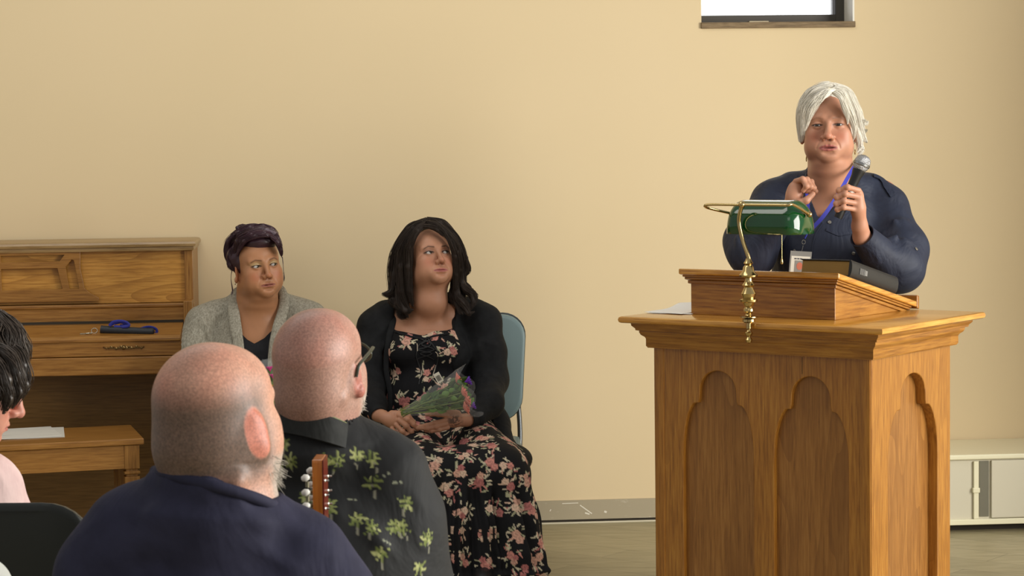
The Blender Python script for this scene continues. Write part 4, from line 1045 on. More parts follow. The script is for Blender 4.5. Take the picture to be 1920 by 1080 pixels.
LK = [ # fringe sweeping from the part to the left side of the picture
 ([h(1562,170,7.20), h(1540,178,7.17), h(1524,200,7.17), h(1514,232,7.19)], [.010,.016,.014,.004], 90),
 ([h(1558,172,7.19), h(1532,186,7.17), h(1516,212,7.18), h(1508,250,7.21)], [.012,.016,.014,.004], 100),
 ([h(1552,168,7.22), h(1524,182,7.22), h(1507,212,7.23), h(1503,262,7.25)], [.014,.018,.014,.005], 110),
 ([h(1550,162,7.28), h(1520,176,7.28), h(1503,210,7.29), h(1502,258,7.30), h(1499,266,7.30)], [.014,.018,.016,.010,.003], 110),
 ([h(1548,160,7.34), h(1516,176,7.34), h(1503,212,7.34), h(1505,262,7.34)], [.014,.018,.016,.006], 90),
 ([h(1566,168,7.20), h(1552,172,7.17), h(1540,184,7.16), h(1533,200,7.165)], [.008,.010,.010,.003], 60),
 # top and right side, flicking outwards
 ([h(1560,168,7.20), h(1580,176,7.19), h(1592,205,7.19), h(1600,235,7.21), h(1602,262,7.23)], [.010,.015,.014,.010,.003], 110),
 ([h(1562,172,7.19), h(1577,184,7.17), h(1586,208,7.175), h(1590,236,7.19)], [.010,.011,.010,.003], 70),
 ([h(1562,162,7.25), h(1588,176,7.25), h(1603,208,7.25), h(1610,245,7.26), h(1620,262,7.26)], [.012,.017,.016,.012,.004], 110),
 ([h(1560,160,7.31), h(1590,174,7.31), h(1606,205,7.30), h(1614,228,7.30), h(1626,224,7.29)], [.014,.018,.016,.010,.003], 110),
 ([h(1556,159,7.36), h(1590,176,7.36), h(1607,215,7.35), h(1616,245,7.33), h(1628,243,7.31)], [.014,.02,.018,.010,.003], 110),
 ([h(1600,212,7.31), h(1614,222,7.31), h(1622,232,7.30), h(1629,226,7.30)], [.010,.010,.007,.002], 60),
 ([h(1602,232,7.33), h(1614,246,7.33), h(1620,262,7.32), h(1627,268,7.31)], [.010,.010,.007,.002], 60),
 ([h(1590,190,7.30), h(1608,222,7.30), h(1615,254,7.30), h(1624,266,7.30)], [.012,.015,.012,.003], 80),
 ([h(1596,215,7.27), h(1608,246,7.26), h(1612,272,7.25), h(1606,288,7.24)], [.010,.012,.010,.003], 80),
 ([h(1598,235,7.30), h(1610,262,7.30), h(1614,280,7.29), h(1606,297,7.28)], [.010,.012,.010,.003], 70),
 ([h(1560,158,7.30), h(1540,162,7.30), h(1520,178,7.32), h(1512,200,7.34)], [.012,.015,.015,.010], 70),
 ([h(1556,176,7.41), h(1560,190,7.43), h(1565,215,7.44), h(1568,270,7.42)], [.02,.045,.055,.04], 160)]
for i, (p_, r_, n_) in enumerate(LK):
    v_, f_, c_ = lock(p_, [q_*1.05 for q_ in r_], int(n_*2.4), HC, 100+i, .00075, wave=.0022, wf=1.5, var=.09, flat=(.9, .7, .8)); hp.append((v_, f_, c_, 0))
V, F, C, Mi = joinq(hp); qmesh('hair', V-root0, F, hairmat('white_hair', .42, .4), sp, C)
# earrings
for p in (W(1512, 298, 7.30), W(1603, 285, 7.30)):
    mb = MB(); th = np.linspace(0, 2*PI, 18); mb.tube([p-root0+np.array([.002*math.cos(a_), .006*math.cos(a_), .008*math.sin(a_)]) for a_ in th], .0012, 6); mb.build('earring', M_brass, sp, smooth=60)

# --- microphone
ma, mb_ = W(1574, 402, 7.012), W(1611, 318, 7.012); ax = mb_-ma; Lm = np.linalg.norm(ax); q = Vector(ax).to_track_quat('Z', 'Y').to_matrix().to_4x4()
mic = empty('microphone', ma, 0, 'black wireless handheld microphone with silver mesh head held by the speaker', 'microphone')
Mm = np.array(q)
mb = MB(); mb.lathe([(.001, -.012), (.0125, -.012), (.0135, -.006), (.0135, .02), (.0145, Lm*.6), (.0165, Lm*.86), (.0200, Lm*.95), (.0205, Lm*.99), (.001, Lm)], 28, Mm)
mb.build('handle', newmat('black_mic_body', lin(26, 26, 28), .35), mic, smooth=35)
mb = MB(); mb.lathe([(.0148, Lm*.50), (.0160, Lm*.505), (.0164, Lm*.58), (.0150, Lm*.585)], 28, Mm); mb.build('switch_ring', newmat('silver_ring', lin(196, 196, 192), .3, .6), mic, smooth=35)
M_mesh = newmat('steel_mesh', lin(176, 176, 178), .38, .85); k = N(M_mesh)
ck = k.n('ShaderNodeTexVoronoi'); k.l(k.coord(), ck.inputs['Vector']); ck.inputs['Scale'].default_value = 420; k.bump(ck.outputs['Distance'], .8, .002)
mb = MB(); mb.lathe([(.020, Lm), (.0245, Lm+.008), (.0262, Lm+.018), (.0255, Lm+.028), (.0215, Lm+.039), (.0135, Lm+.046), (.001, Lm+.049)], 32, Mm); mb.build('grille', M_mesh, mic, smooth=60)
mb = MB(); mb.lathe([(.0262, Lm+.013), (.0276, Lm+.015), (.0276, Lm+.021), (.0262, Lm+.023)], 32, Mm); mb.build('grille_band', newmat('mic_band', lin(150, 150, 150), .3, .9), mic, smooth=30)

# --- lanyard with name badge
ly = empty('lanyard_badge', W(1500, 470, 7.12), 0, 'blue neck lanyard with photo name badge hanging on the speaker in navy', 'badge'); lr = W(1500, 470, 7.12)
def ribbon(pts, w, nrm, name, mat, parent, root, th=.0012):
    c = spline(pts, 8); t = np.gradient(c, axis=0); t /= np.linalg.norm(t, axis=1)[:, None]; rs = []
    for i in range(len(c)):
        s_ = np.cross(nrm, t[i]); s_ /= np.linalg.norm(s_); n_ = np.array(nrm)
        rs.append([c[i]-s_*w/2, c[i]+s_*w/2, c[i]+s_*w/2+n_*th, c[i]-s_*w/2+n_*th])
    mb = MB(); mb.rings([np.array(r)-root for r in rs]); return mb.build(name, mat, parent, smooth=40)
M_lan = newmat('blue_lanyard_webbing', lin(52, 56, 168), .6)
ribbon([W(1609, 302, 7.36), W(1602, 312, 7.27), W(1590, 332, 7.21), W(1573, 362, 7.17), W(1545, 404, 7.145), W(1517, 434, 7.14)], .0125, (0, -1, 0), 'strap', M_lan, ly, lr)
ribbon([W(1512, 350, 7.26), W(1514, 370, 7.19), W(1515, 395, 7.15), W(1516, 434, 7.138)], .0120, (0, -1, 0), 'strap', M_lan, ly, lr)
mb = MB(); mb.tube(spline([W(1516, 432, 7.135)-lr, W(1512, 441, 7.13)-lr, W(1509, 447, 7.13)-lr], 4), .0042, 8, flat=.6)
mb.build('strap_end', M_lan, ly, smooth=60)
mb = MB(); th = np.linspace(0, 2*PI, 20); mb.tube([W(1507, 454, 7.13)-lr+np.array([.0055*math.cos(a_), .001, .0065*math.sin(a_)]) for a_ in th], .0012, 6)
mb.tube(spline([W(1506, 460, 7.13)-lr, W(1504, 468, 7.13)-lr, W(1501, 476, 7.13)-lr], 4), .0013, 6); mb.build('clip', M_steel, ly, smooth=60)
bdg = W(1500, 500, 7.132)-lr; bT = TM(bdg, rx=8, ry=4, rz=0)
M_clear = newmat('clear_plastic_sleeve', lin(150, 150, 146), .2)
mb = MB(); mb.box(-.034, .034, 0, .0016, -.055, .050, M=bT); mb.build('sleeve', M_clear, ly)
mb = MB(); mb.box(-.030, .030, -.0006, 0, -.052, .034, M=bT); mb.build('card', newmat('card_white', lin(232, 228, 214), .5), ly)
mb = MB(); mb.box(-.018, .014, -.0012, -.0006, -.022, .020, M=bT); mb.build('portrait_ground', newmat('card_photo', lin(150, 146, 140), .5), ly)
mb = MB(); 
mb.add(xf(bT, [(-.002+.0095*math.cos(a_), -.0016, .002+.0125*math.sin(a_)) for a_ in np.linspace(0, 2*PI, 20, endpoint=False)]), [tuple(range(20))])
mb.build('portrait', newmat('card_face', lin(206, 120, 96), .5), ly)
mb = MB()
for i in range(3): mb.box(-.020+.009*i, -.013+.009*i, -.0012, -.0006, .0235, .0275, M=bT)
mb.build('card_print', newmat('card_ink', lin(90, 90, 96), .6), ly)
# ================================================================== SEATED PERSON IN GREY CARDIGAN
SKIN1 = lin(176, 124, 88)
D1 = 8.05
S1 = lambda px, py, d=0: W(px, py, D1+d)
T1 = TM(S1(482, 498), rx=-3, ry=-5, rz=26, s=1.035)
F_ = Field((S1(400, 0)[0], D1-.22, .78), (S1(560, 0)[0], D1+.24, 1.27), .0021)
head(F_, T1, fat=.5, chin2=.35, nose=1.0, eye=.95, jaw=1.0, lipf=.85)
F_.cone(S1(480, 545, .05), S1(482, 590, .07), .066, .080, k=.04); F_.ell(S1(486, 571, .0), (.052, .042, .018), k=.03)
F_.ell(S1(482, 640, .05), (.15, .10, .11), k=.05); F_.ell(S1(440, 588, .08), (.06, .04, .035), k=.04); F_.ell(S1(525, 588, .08), (.06, .04, .035), k=.04)
F_.ell(S1(450, 668, -.02), (.062, .055, .055), k=.02); F_.ell(S1(514, 668, -.02), (.062, .055, .055), k=.015)
V, F = F_.mesh(); V = smoothV(V, F, 1, .3)
C = face_color(V, T1, SKIN1, lin(150, 84, 74), brow=lin(92, 62, 40), blush=.75, under=.2, browon=.9, eye=.85, lash=lin(38, 26, 22), shadow=np.array(lin(176, 150, 104)))
parts = [(V, F, C, 0)] + eyes(T1, (.62, -1, -.02), lin(70, 62, 36))
F_ = Field((S1(330, 0)[0]-.05, 7.35, 0), (S1(615, 0)[0]+.08, D1+.30, 1.02), .012)
F_.ell(S1(482, 660, .08), (.13, .07, .11), k=.05); F_.ell(S1(482, 745, .07), (.17, .12, .16), k=.06)
F_.chain([S1(395, 600, .09), S1(362, 705, .0), S1(440, 770, -.20)], [.048, .042, .028], k=.03); F_.chain([S1(570, 600, .09), S1(592, 705, .0), S1(520, 770, -.20)], [.048, .042, .028], k=.03)
hp1 = S1(482, 800, .05); hp1[2] = .50
for s in (-1, 1):
    F_.chain([hp1+[s*.09, 0, 0], [hp1[0]+s*.11, 7.62, .47], [hp1[0]+s*.11, 7.60, .09]], [.095, .068, .045], k=.03); F_.ell((hp1[0]+s*.11, 7.55, .05), (.042, .11, .042), k=.03)
V, F = F_.mesh(); parts.append((V, F, np.tile(SKIN1, (len(V), 1)), 0))
for (w0, w1, sg) in (((440, 765, -.20), (462, 775, -.24), 1), ((522, 765, -.20), (500, 775, -.24), -1)):   # folded hands, hidden by the front row
    F_ = Field(S1(430, 800, -.32)-[0, 0, .02], S1(535, 740, -.12)+[0, 0, .02], .0025)
    F_.cone(S1(*w0), S1(*w1), .026, .022, k=.01); F_.ell(S1(w1[0]+sg*6, w1[1]+2, -.25), (.032, .022, .020), k=.01)
    for i in range(4): finger(F_, [S1(w1[0]+sg*12, w1[1]-6+5*i, -.26), S1(w1[0]+sg*24, w1[1]-5+5*i, -.275), S1(w1[0]+sg*32, w1[1]-2+5*i, -.265), S1(w1[0]+sg*36, w1[1]+2+5*i, -.25)], .0085, .004)
    F_.chain([S1(w1[0], w1[1]-6, -.26), S1(w1[0]+sg*14, w1[1]-12, -.28), S1(w1[0]+sg*24, w1[1]-12, -.28)], [.012, .010, .008], k=.006)
    V, F = F_.mesh(); parts.append((V, F, np.tile(SKIN1, (len(V), 1)), 0))
V, F, C, Mi = joinq(parts); r1 = np.array([hp1[0], D1, 0])
w1_ = qmesh('person', V-r1, F, [M_skin, M_eye], None, C, Mi); w1_.location = r1
tag(w1_, 'seated person in heather grey cardigan with dark purple updo beside the piano', 'person')
# black top
M_blackk = cloth('black_jersey', lin(28, 28, 31), lin(36, 36, 40), 30, .8)
F_ = Field((S1(380, 0)[0], D1-.16, .40), (S1(585, 0)[0], D1+.26, .95), .005)
F_.ell(S1(482, 650, .055), (.165, .115, .13), k=0); F_.ell(S1(450, 668, -.02), (.070, .062, .062), k=.03); F_.ell(S1(514, 668, -.02), (.070, .062, .062), k=.03); F_.ell(S1(482, 745, .05), (.185, .155, .17), k=.05)
F_.prism([S1(x, y)[[0, 2]] for x, y in ((440, 560), (450, 618), (466, 634), (480, 642), (498, 632), (512, 616), (535, 560))], D1-.3, D1+.4, k=.006)
V, F = F_.mesh(); qmesh('top', V-r1, F, M_blackk, w1_)
# cardigan
M_heather = newmat('heather_knit', rough=.9, spec=.15); k = N(M_heather)
k.base(k.mix(.45, k.ramp(k.noise(k.coord((1, 1, .45)), 230, 3, .7), [(.32, lin(104, 98, 86)), (.5, lin(150, 145, 130)), (.68, lin(182, 178, 164))]), k.ramp(k.noise(k.coord((6, 6, .5)), 26, 3, .6), [(.35, lin(126, 120, 106)), (.65, lin(174, 169, 154))])))
k.bump(k.noise(k.coord((1, 1, .3)), 420, 2, .6), .5, .0012)
fs = []
for a_, b_, w_, h_ in (((400, 580), (410, 690), .010, .007), ((425, 570), (432, 700), .009, .006), ((560, 570), (552, 680), .010, .006), ((378, 590), (395, 640), .011, .008), ((375, 630), (350, 690), .012, .007), ((590, 590), (575, 640), .01, .006), ((415, 600), (418, 700), .007, .005)):
    for d_ in (-.06, .0, .04): fs.append((S1(a_[0], a_[1], d_), S1(b_[0], b_[1], d_), w_, h_))
def cardigan(root, S_, parts_, neck, mat, parent, fs, D_, h=.0045, nz=.0025, seed=3, box_=None, cutd=.30):
    F_ = Field(*box_, h); parts_(F_)
    F_.prism([S_(x, y)[[0, 2]] for x, y in neck], D_-.5, D_+.075, k=.008)
    F_.disp(lambda P: folds(P, fs)+nz*wob(P, 3.5, seed, 3, (1, 1, .6)))
    V, F = F_.mesh(); o = qmesh('cardigan', V-root, F, mat, parent); return o, V, F
def pc1(F_):
    F_.ell(S1(482, 655, .075), (.185, .135, .16), k=0); F_.ell(S1(446, 672, -.015), (.080, .075, .075), k=.04); F_.ell(S1(518, 672, -.015), (.080, .075, .075), k=.04); F_.ell(S1(482, 750, .06), (.205, .165, .18), k=.05)
    F_.ell(S1(480, 585, .10), (.165, .075, .055), k=.05)
    F_.cone(S1(446, 562, .07), S1(425, 590, .09), .035, .05, k=.03); F_.cone(S1(519, 556, .07), S1(545, 586, .09), .035, .05, k=.03)
    F_.chain([S1(405, 592, .09), S1(382, 606, .08), S1(366, 650, .05), S1(362, 712, .0), S1(425, 765, -.17)], [.055, .060, .062, .060, .043], k=.035)
    F_.chain([S1(558, 588, .09), S1(580, 600, .08), S1(594, 650, .05), S1(596, 712, .0), S1(535, 765, -.17)], [.055, .060, .062, .060, .043], k=.035)
neck1 = [(445, 520), (443, 556), (448, 600), (450, 650), (455, 720), (505, 720), (508, 660), (520, 610), (529, 570), (528, 520)]
cg, Vc, Fc = cardigan(r1, S1, pc1, neck1, M_heather, w1_, fs, D1, box_=((S1(325, 0)[0], D1-.30, .42), (S1(625, 0)[0], D1+.30, 1.06)), seed=3)
Nc_ = vnormals(Vc, Fc)
def lapel(path, w, name, mat, parent, root, nrm=(0, -1, .2), th=.006):
    c = spline(path, 8); t = np.gradient(c, axis=0); t /= np.linalg.norm(t, axis=1)[:, None]; rs = []
    for i in range(len(c)):
        n_ = np.array(nrm, float); s_ = np.cross(n_, t[i]); s_ /= np.linalg.norm(s_); n_ = np.cross(t[i], s_); ww = np.interp(i/(len(c)-1), np.linspace(0, 1, len(w)), w)
        rs.append([c[i]+s_*ww*math.cos(a_)+n_*th*math.sin(a_)*(1+.25*math.sin(i*.8)) for a_ in np.linspace(0, 2*PI, 14, endpoint=False)])
    mb = MB(); mb.rings([np.array(r)-root for r in rs]); return mb.build(name, mat, parent, smooth=60)
lapel([S1(449, 540, .10), S1(440, 552, .055), S1(438, 580, .0), S1(443, 620, -.055), S1(449, 660, -.085), S1(453, 720, -.10)], [.010, .016, .021, .021, .018, .018], 'lapel', M_heather, cg, r1)
lapel([S1(521, 534, .10), S1(530, 548, .055), S1(532, 575, .0), S1(521, 615, -.055), S1(513, 655, -.085), S1(510, 720, -.10)], [.010, .015, .019, .020, .018, .018], 'lapel', M_heather, cg, r1)
F_ = Field((hp1[0]-.32, 7.45, .10), (hp1[0]+.32, D1+.30, .70), .009)
F_.ell(hp1+[0, 0, 0], (.21, .17, .10), k=0)
for s in (-1, 1): F_.chain([hp1+[s*.09, 0, 0], [hp1[0]+s*.11, 7.62, .47], [hp1[0]+s*.115, 7.61, .12]], [.105, .088, .075], k=.03)
V, F = F_.mesh(); qmesh('trousers', V-r1, F, cloth('dark_trousers', lin(30, 30, 34), lin(38, 38, 42), 20), w1_)
def shoes(cx, y, z, root, parent, mat, dx=.11):
    for s in (-1, 1):
        F_ = Field((cx+s*dx-.06, y-.2, -.005), (cx+s*dx+.06, y+.14, .12), .005); F_.ell((cx+s*dx, y, .045), (.047, .13, .05), k=0); F_.box((cx+s*dx, y, .012), (.043, .125, .012), .008, k=.01)
        V, F = F_.mesh(); qmesh('shoe', V-root, F, mat, parent)
M_shoe = newmat('black_shoe_leather', lin(26, 26, 28), .4)
shoes(hp1[0], 7.55, 0, r1, w1_, M_shoe)
# hair: plum updo with a rolled front and a lavender streak
HP = np.array(lin(66, 42, 52))
hp = []
F_ = Field(xf(T1, [(0, 0, 0)])[0]-.16, xf(T1, [(0, 0, 0)])[0]+.17, .003)
F_.ell((0, .020, .036), (.082, .095, .084), k=0, T=T1); F_.ell((0, .07, .01), (.06, .05, .06), k=.03, T=T1); F_.ell((.012, -.050, .082), (.060, .045, .028), k=.02, T=T1)
F_.ell((-.050, .075, .075), (.034, .036, .034), k=.02, T=T1); F_.ell((-.078, .03, .035), (.018, .030, .034), k=.02, T=T1)
F_.ell((0, -.072, -.030), (.070, .078, .082), k=.012, mode='s', T=T1); F_.ell((0, -.03, -.085), (.09, .09, .06), k=.02, mode='s', T=T1); F_.ell((0, -.105, .012), (.052, .050, .040), k=.01, mode='s', T=T1)
F_.disp(lambda P: .003*wob(P, 11, 14, 3))
V, F = F_.mesh(); hp.append((V, F, np.tile(HP*.8, (len(V), 1)), 0))
h1 = lambda px, py, d=0: W(px, py, D1+d)
HG = np.array(lin(122, 106, 116))
LK = [([h1(516,446,-.065), h1(500,441,-.098), h1(478,443,-.10), h1(458,452,-.088), h1(446,474,-.065)], [.006,.009,.010,.010,.005], 130, HP),
 ([h1(508,444,-.10), h1(520,454,-.10), h1(526,468,-.085), h1(528,482,-.07)], [.006,.009,.008,.003], 90, HP),
 ([h1(514,440,-.03), h1(495,430,-.065), h1(468,438,-.085), h1(446,452,-.065), h1(440,476,-.04)], [.008,.013,.014,.013,.006], 120, HP),
 ([h1(516,444,-.05), h1(495,436,-.09), h1(472,440,-.095), h1(452,452,-.075), h1(443,482,-.055)], [.006,.010,.011,.011,.004], 100, HP*1.1),
 ([h1(494,433,-.04), h1(472,436,-.06), h1(452,446,-.05), h1(438,462,-.02)], [.007,.010,.010,.004], 90, HG),
 ([h1(484,434,-.06), h1(500,432,-.07), h1(514,438,-.06), h1(517,446,-.05)], [.007,.011,.011,.006], 100, HG),
 ([h1(500,428,-.03), h1(516,440,-.05), h1(524,458,-.06), h1(527,474,-.05)], [.009,.012,.010,.004], 90, HP),
 ([h1(506,440,-.075), h1(517,450,-.08), h1(524,464,-.07), h1(527,478,-.06)], [.007,.009,.008,.003], 70, HP),
 ([h1(478,426,.0), h1(494,424,-.01), h1(510,430,-.02), h1(520,442,-.02)], [.010,.012,.012,.008], 80, HP*1.25),
 ([h1(492,428,.02), h1(470,428,.0), h1(448,438,.0), h1(430,458,.02), h1(432,486,.03)], [.014,.018,.02,.018,.010], 130, HP*1.1),
 ([h1(440,440,-.01), h1(428,452,0), h1(425,470,.01), h1(430,486,.01), h1(438,500,.0)], [.008,.012,.014,.012,.004], 110, HP),
 ([h1(452,450,-.04), h1(440,465,-.035), h1(436,485,-.03), h1(438,505,-.02)], [.010,.012,.010,.004], 90, HP),
 ([h1(440,462,-.03), h1(431,478,-.025), h1(431,496,-.02), h1(440,510,-.015)], [.008,.011,.011,.004], 110, HP),
 ([h1(512,436,-.06), h1(521,447,-.065), h1(525,460,-.06), h1(526,476,-.05)], [.008,.009,.008,.003], 90, HP),
 ([h1(516,450,-.085), h1(520,458,-.085), h1(524,468,-.075)], [.006,.007,.004], 70, HP),
 ([h1(450,436,.0), h1(445,427,.0), h1(455,423,.02), h1(468,426,.02)], [.006,.008,.008,.005], 50, HP*.9),
 ([h1(436,500,.0), h1(433,520,.0), h1(436,545,.0), h1(432,556,.0)], [.001,.0015,.002,.0015], 7, HP*1.2),
 ([h1(529,478,-.02), h1(531,500,-.02), h1(533,520,-.02), h1(531,530,-.02)], [.001,.001,.0015,.001], 5, HP*1.2)]
for i, (p_, r_, n_, c_) in enumerate(LK):
    v_, f_, cc = lock(p_, r_, int(n_*1.8), c_, 300+i, .0008, wave=.001, wf=1.2, var=.16, flat=(.9, .8, .9)); hp.append((v_, f_, cc, 0))
    if n_ > 20: F_ = Field(np.min(p_, 0)-.03, np.max(p_, 0)+.03, .004); F_.chain(p_, [max(q*.66, .003) for q in r_], k=.01); v_, f_ = F_.mesh(); hp.append((v_, f_, np.tile(c_*.75, (len(v_), 1)), 0))
V, F, C, Mi = joinq(hp); qmesh('hair', V-r1, F, hairmat('dark_hair', .34, .5), w1_, C)
for p in (W(441, 533, D1+.01), W(532, 512, D1-.02)):
    mb = MB(); mb.lathe([(.0001, -.003), (.003, 0), (.0001, .003)], 10, TM(p-r1)); mb.build('earring', M_steel, w1_, smooth=60)

# ================================================================== SEATED PERSON IN FLORAL DRESS
SKIN2 = lin(192, 139, 110)
D2 = 8.22
S2 = lambda px, py, d=0: W(px, py, D2+d)
T2 = TM(S2(804, 484), rx=-17, ry=0, rz=25, s=1.03)
F_ = Field((S2(725, 0)[0], D2-.24, .79), (S2(885, 0)[0], D2+.24, 1.28), .0021)
head(F_, T2, fat=.35, chin2=0, nose=1.0, eye=1.1, jaw=.98, lipf=.95, ears=False, fold=.8)
F_.cone(S2(805, 530, .055), S2(800, 585, .075), .055, .062, k=.06)
F_.ell(S2(796, 640, .05), (.145, .095, .11), k=.05); F_.ell(S2(752, 592, .08), (.06, .04, .033), k=.04); F_.ell(S2(845, 588, .08), (.06, .04, .033), k=.04)
F_.ell(S2(766, 655, -.02), (.060, .055, .055), k=.02); F_.ell(S2(830, 655, -.02), (.060, .055, .055), k=.02)
V, F = F_.mesh(); V = smoothV(V, F, 1, .3)
C = face_color(V, T2, SKIN2, lin(176, 96, 96), brow=lin(70, 48, 36), blush=.6, under=.25, browon=.95, eye=1.0, lash=lin(36, 26, 24), shadow=np.array(lin(150, 104, 84)))
parts = [(V, F, C, 0)] + eyes(T2, (.62, -1, .32), lin(54, 50, 38))
F_ = Field((S2(650, 0)[0]-.05, 7.45, 0), (S2(960, 0)[0]+.08, D2+.30, 1.02), .012)
F_.ell(S2(798, 665, .08), (.13, .07, .11), k=.05); F_.ell(S2(800, 745, .07), (.15, .12, .14), k=.06)
hp2 = S2(815, 800, .05); hp2[2] = .46
for s in (-1, 1):
    F_.chain([hp2+[s*.09, 0, 0], [hp2[0]+s*.11+.09, 7.80, .37], [hp2[0]+s*.10+.08, 7.72, .09]], [.075, .045, .038], k=.03); F_.ell((hp2[0]+s*.10+.08, 7.64, .05), (.042, .11, .042), k=.03)
F_.chain([S2(712, 610, .07), S2(690, 720, .0), W(700, 776, 7.95)], [.045, .038, .024], k=.03); F_.chain([S2(905, 610, .07), S2(925, 720, .02), W(885, 785, 7.96)], [.045, .038, .024], k=.03)
V, F = F_.mesh(); parts.append((V, F, np.tile(SKIN2, (len(V), 1)), 0))
Hd = 7.90; H2 = lambda px, py, d=0: W(px, py, Hd+d)
F_ = Field(H2(690, 835)-[0, .09, 0], H2(800, 745)+[0, .16, 0], .0018)
F_.cone(H2(700, 775, .06), H2(718, 781, .02), .026, .024, k=.012); F_.ell(H2(733, 788, 0), (.037, .021, .027), k=.012, rot=(0, 18, 0))
for i, pts in enumerate((((748, 779, -.010), (764, 787, -.016), (775, 796, -.012), (783, 805, -.004)), ((748, 788, -.016), (762, 799, -.024), (771, 809, -.018), (775, 815, -.008)),
      ((743, 797, -.016), (755, 809, -.024), (764, 816, -.018), (768, 819, -.006)), ((735, 803, -.012), (745, 815, -.018), (753, 820, -.012), (757, 822, -.002)))):
    finger(F_, [H2(*q) for q in pts], (.0090, .0093, .0088, .0078)[i], .004)
F_.chain([H2(735, 776, .008), H2(752, 776, .002), H2(766, 782, .0), H2(776, 792, .004)], [.013, .011, .010, .0085], k=.006)
V, F = F_.mesh(); parts.append((V, F, np.tile(SKIN2, (len(V), 1))*(1+.05*wob(V, 12, 9, 2))[:, None], 0))
F_ = Field(H2(765, 830)-[0, .09, 0], H2(905, 745)+[0, .18, 0], .0018)
F_.cone(H2(892, 786, .06), H2(868, 788, .02), .026, .024, k=.012); F_.ell(H2(852, 789, .0), (.038, .020, .025), k=.012, rot=(0, -4, 0))
for i, pts in enumerate((((838, 779, -.006), (822, 777, -.012), (808, 776, -.008), (800, 777, .0)), ((836, 788, -.012), (816, 793, -.018), (800, 798, -.014), (786, 800, -.008)),
      ((836, 795, -.014), (818, 800, -.020), (802, 803, -.016), (782, 803, -.010)), ((840, 802, -.012), (824, 806, -.018), (810, 808, -.014), (798, 808, -.006)))):
    finger(F_, [H2(*q) for q in pts], (.0088, .0088, .0084, .0074)[i], .004)
F_.chain([H2(858, 776, .0), H2(842, 770, -.004), H2(828, 771, -.008), H2(816, 773, -.008)], [.013, .011, .0095, .008], k=.006)
V, F = F_.mesh(); C = np.tile(SKIN2, (len(V), 1))*(1+.05*wob(V, 12, 9, 2))[:, None]
X, Y = proj(V); tm = np.clip(1.3-((X-853)/15)**2-((Y-789)/12)**2, 0, 1)*(.55+.45*np.sign(wob(V, 60, 77, 2)))    # tattoo on the back of the hand
C = lerpc(C, lin(70, 56, 52), np.clip(tm, 0, 1)*.8); parts.append((V, F, C, 0))
V, F, C, Mi = joinq(parts); r2 = np.array([hp2[0], D2, 0])
w2_ = qmesh('person', V-r2, F, [M_skin, M_eye], None, C, Mi); w2_.location = r2
tag(w2_, 'seated person with long dark hair in floral dress and black cardigan holding a bouquet', 'person')
# flower motif -------------------------------------------------------
PINK = [lin(208, 142, 130), lin(216, 168, 148), lin(184, 116, 112), lin(224, 192, 168)]; CREAM = [lin(216, 206, 176), lin(176, 174, 142), lin(204, 192, 168)]
def bloom(rg):
    ros = []; lea = []
    for i in range(rg.choice([2, 2, 3, 3])):
        a = rg.rand()*6.28; d = .0 if i == 0 else .020+.006*rg.rand(); ros.append((d*math.cos(a), d*math.sin(a), .0125+.005*rg.rand()-.002*i, PINK[rg.randint(4)], rg.rand()*6))
    for i in range(rg.randint(11, 17)):
        a = rg.rand()*6.28; d = .020+.018*rg.rand(); lea.append((d*math.cos(a), d*math.sin(a), a+rg.randn()*.6, 0.0085+.007*rg.rand(), .0024+.0016*rg.rand(), CREAM[rg.randint(3)] if rg.rand() < .75 else PINK[rg.randint(4)]))
    def m(u, v, C):
        C = C.copy()
        for x, y, a, l, w, c in lea:
            p = (u-x)*math.cos(a)+(v-y)*math.sin(a); q = -(u-x)*math.sin(a)+(v-y)*math.cos(a); t = np.clip(1-np.abs(p/l), 0, 1)
            C = lerpc(C, c, ((np.abs(q) < w*t**.6) & (np.abs(p) < l)).astype(float))
        for x, y, r, c, ph in ros:
            rr = np.hypot(u-x, v-y); th = np.arctan2(v-y, u-x); R_ = r*(1+.12*np.sin(5*th+ph)); ins = rr < R_
            sw = .5+.5*np.sin(rr/r*9+2*th+ph); cc = np.array(c)[None]*(.72+.42*sw[:, None]); cc = np.where((rr < r*.25)[:, None], np.array(c)*.7, cc)
            C = np.where(ins[:, None], np.clip(cc, 0, 1), C)
        return C
    return m
M_floral = vcol('floral_jersey', .8, .2, 1200, .12, wr=.5)
def floral(V, F, seed, gap, base=lin(24, 24, 27), R_=.046, front=True):
    Nn = vnormals(V, F); C = np.tile(base, (len(V), 1)); rg = np.random.RandomState(seed); kept = []
    cand = rg.permutation(np.nonzero(((Nn[:, 1] < .55) | (Nn[:, 2] > .3)))[0])[:6000]
    for i in cand:
        if all(((V[i]-q)**2).sum() > gap*gap for q in kept): kept.append(V[i]); stamp(V, Nn, C, i, bloom(rg), R_, rg.rand()*6)
    return C
# bodice
F_ = Field((S2(690, 0)[0], D2-.17, .46), (S2(920, 0)[0], D2+.22, .96), .0031)
F_.ell(S2(798, 650, .055), (.165, .115, .13), k=0); F_.ell(S2(764, 660, -.02), (.073, .066, .066), k=.03); F_.ell(S2(832, 660, -.02), (.073, .066, .066), k=.03); F_.ell(S2(802, 745, .04), (.170, .150, .15), k=.05)
F_.prism([S2(x, y)[[0, 2]] for x, y in ((700, 540), (714, 590), (730, 612), (745, 619), (770, 624), (796, 627), (812, 620), (838, 619), (860, 612), (880, 590), (890, 540))], D2-.4, D2+.5, k=.006)
F_.disp(lambda P: .0022*wob(P, 4, 41, 3, (1.6, 1, .5)))
V, F = F_.mesh(); C = floral(V, F, 12, .078); dress = qmesh('dress', V-r2, F, M_floral, w2_, C)
Nb = vnormals(V, F)
M_cord = newmat('black_cord', lin(22, 22, 24), .6); M_cordl = newmat('cream_cord_tip', lin(190, 176, 156), .6)
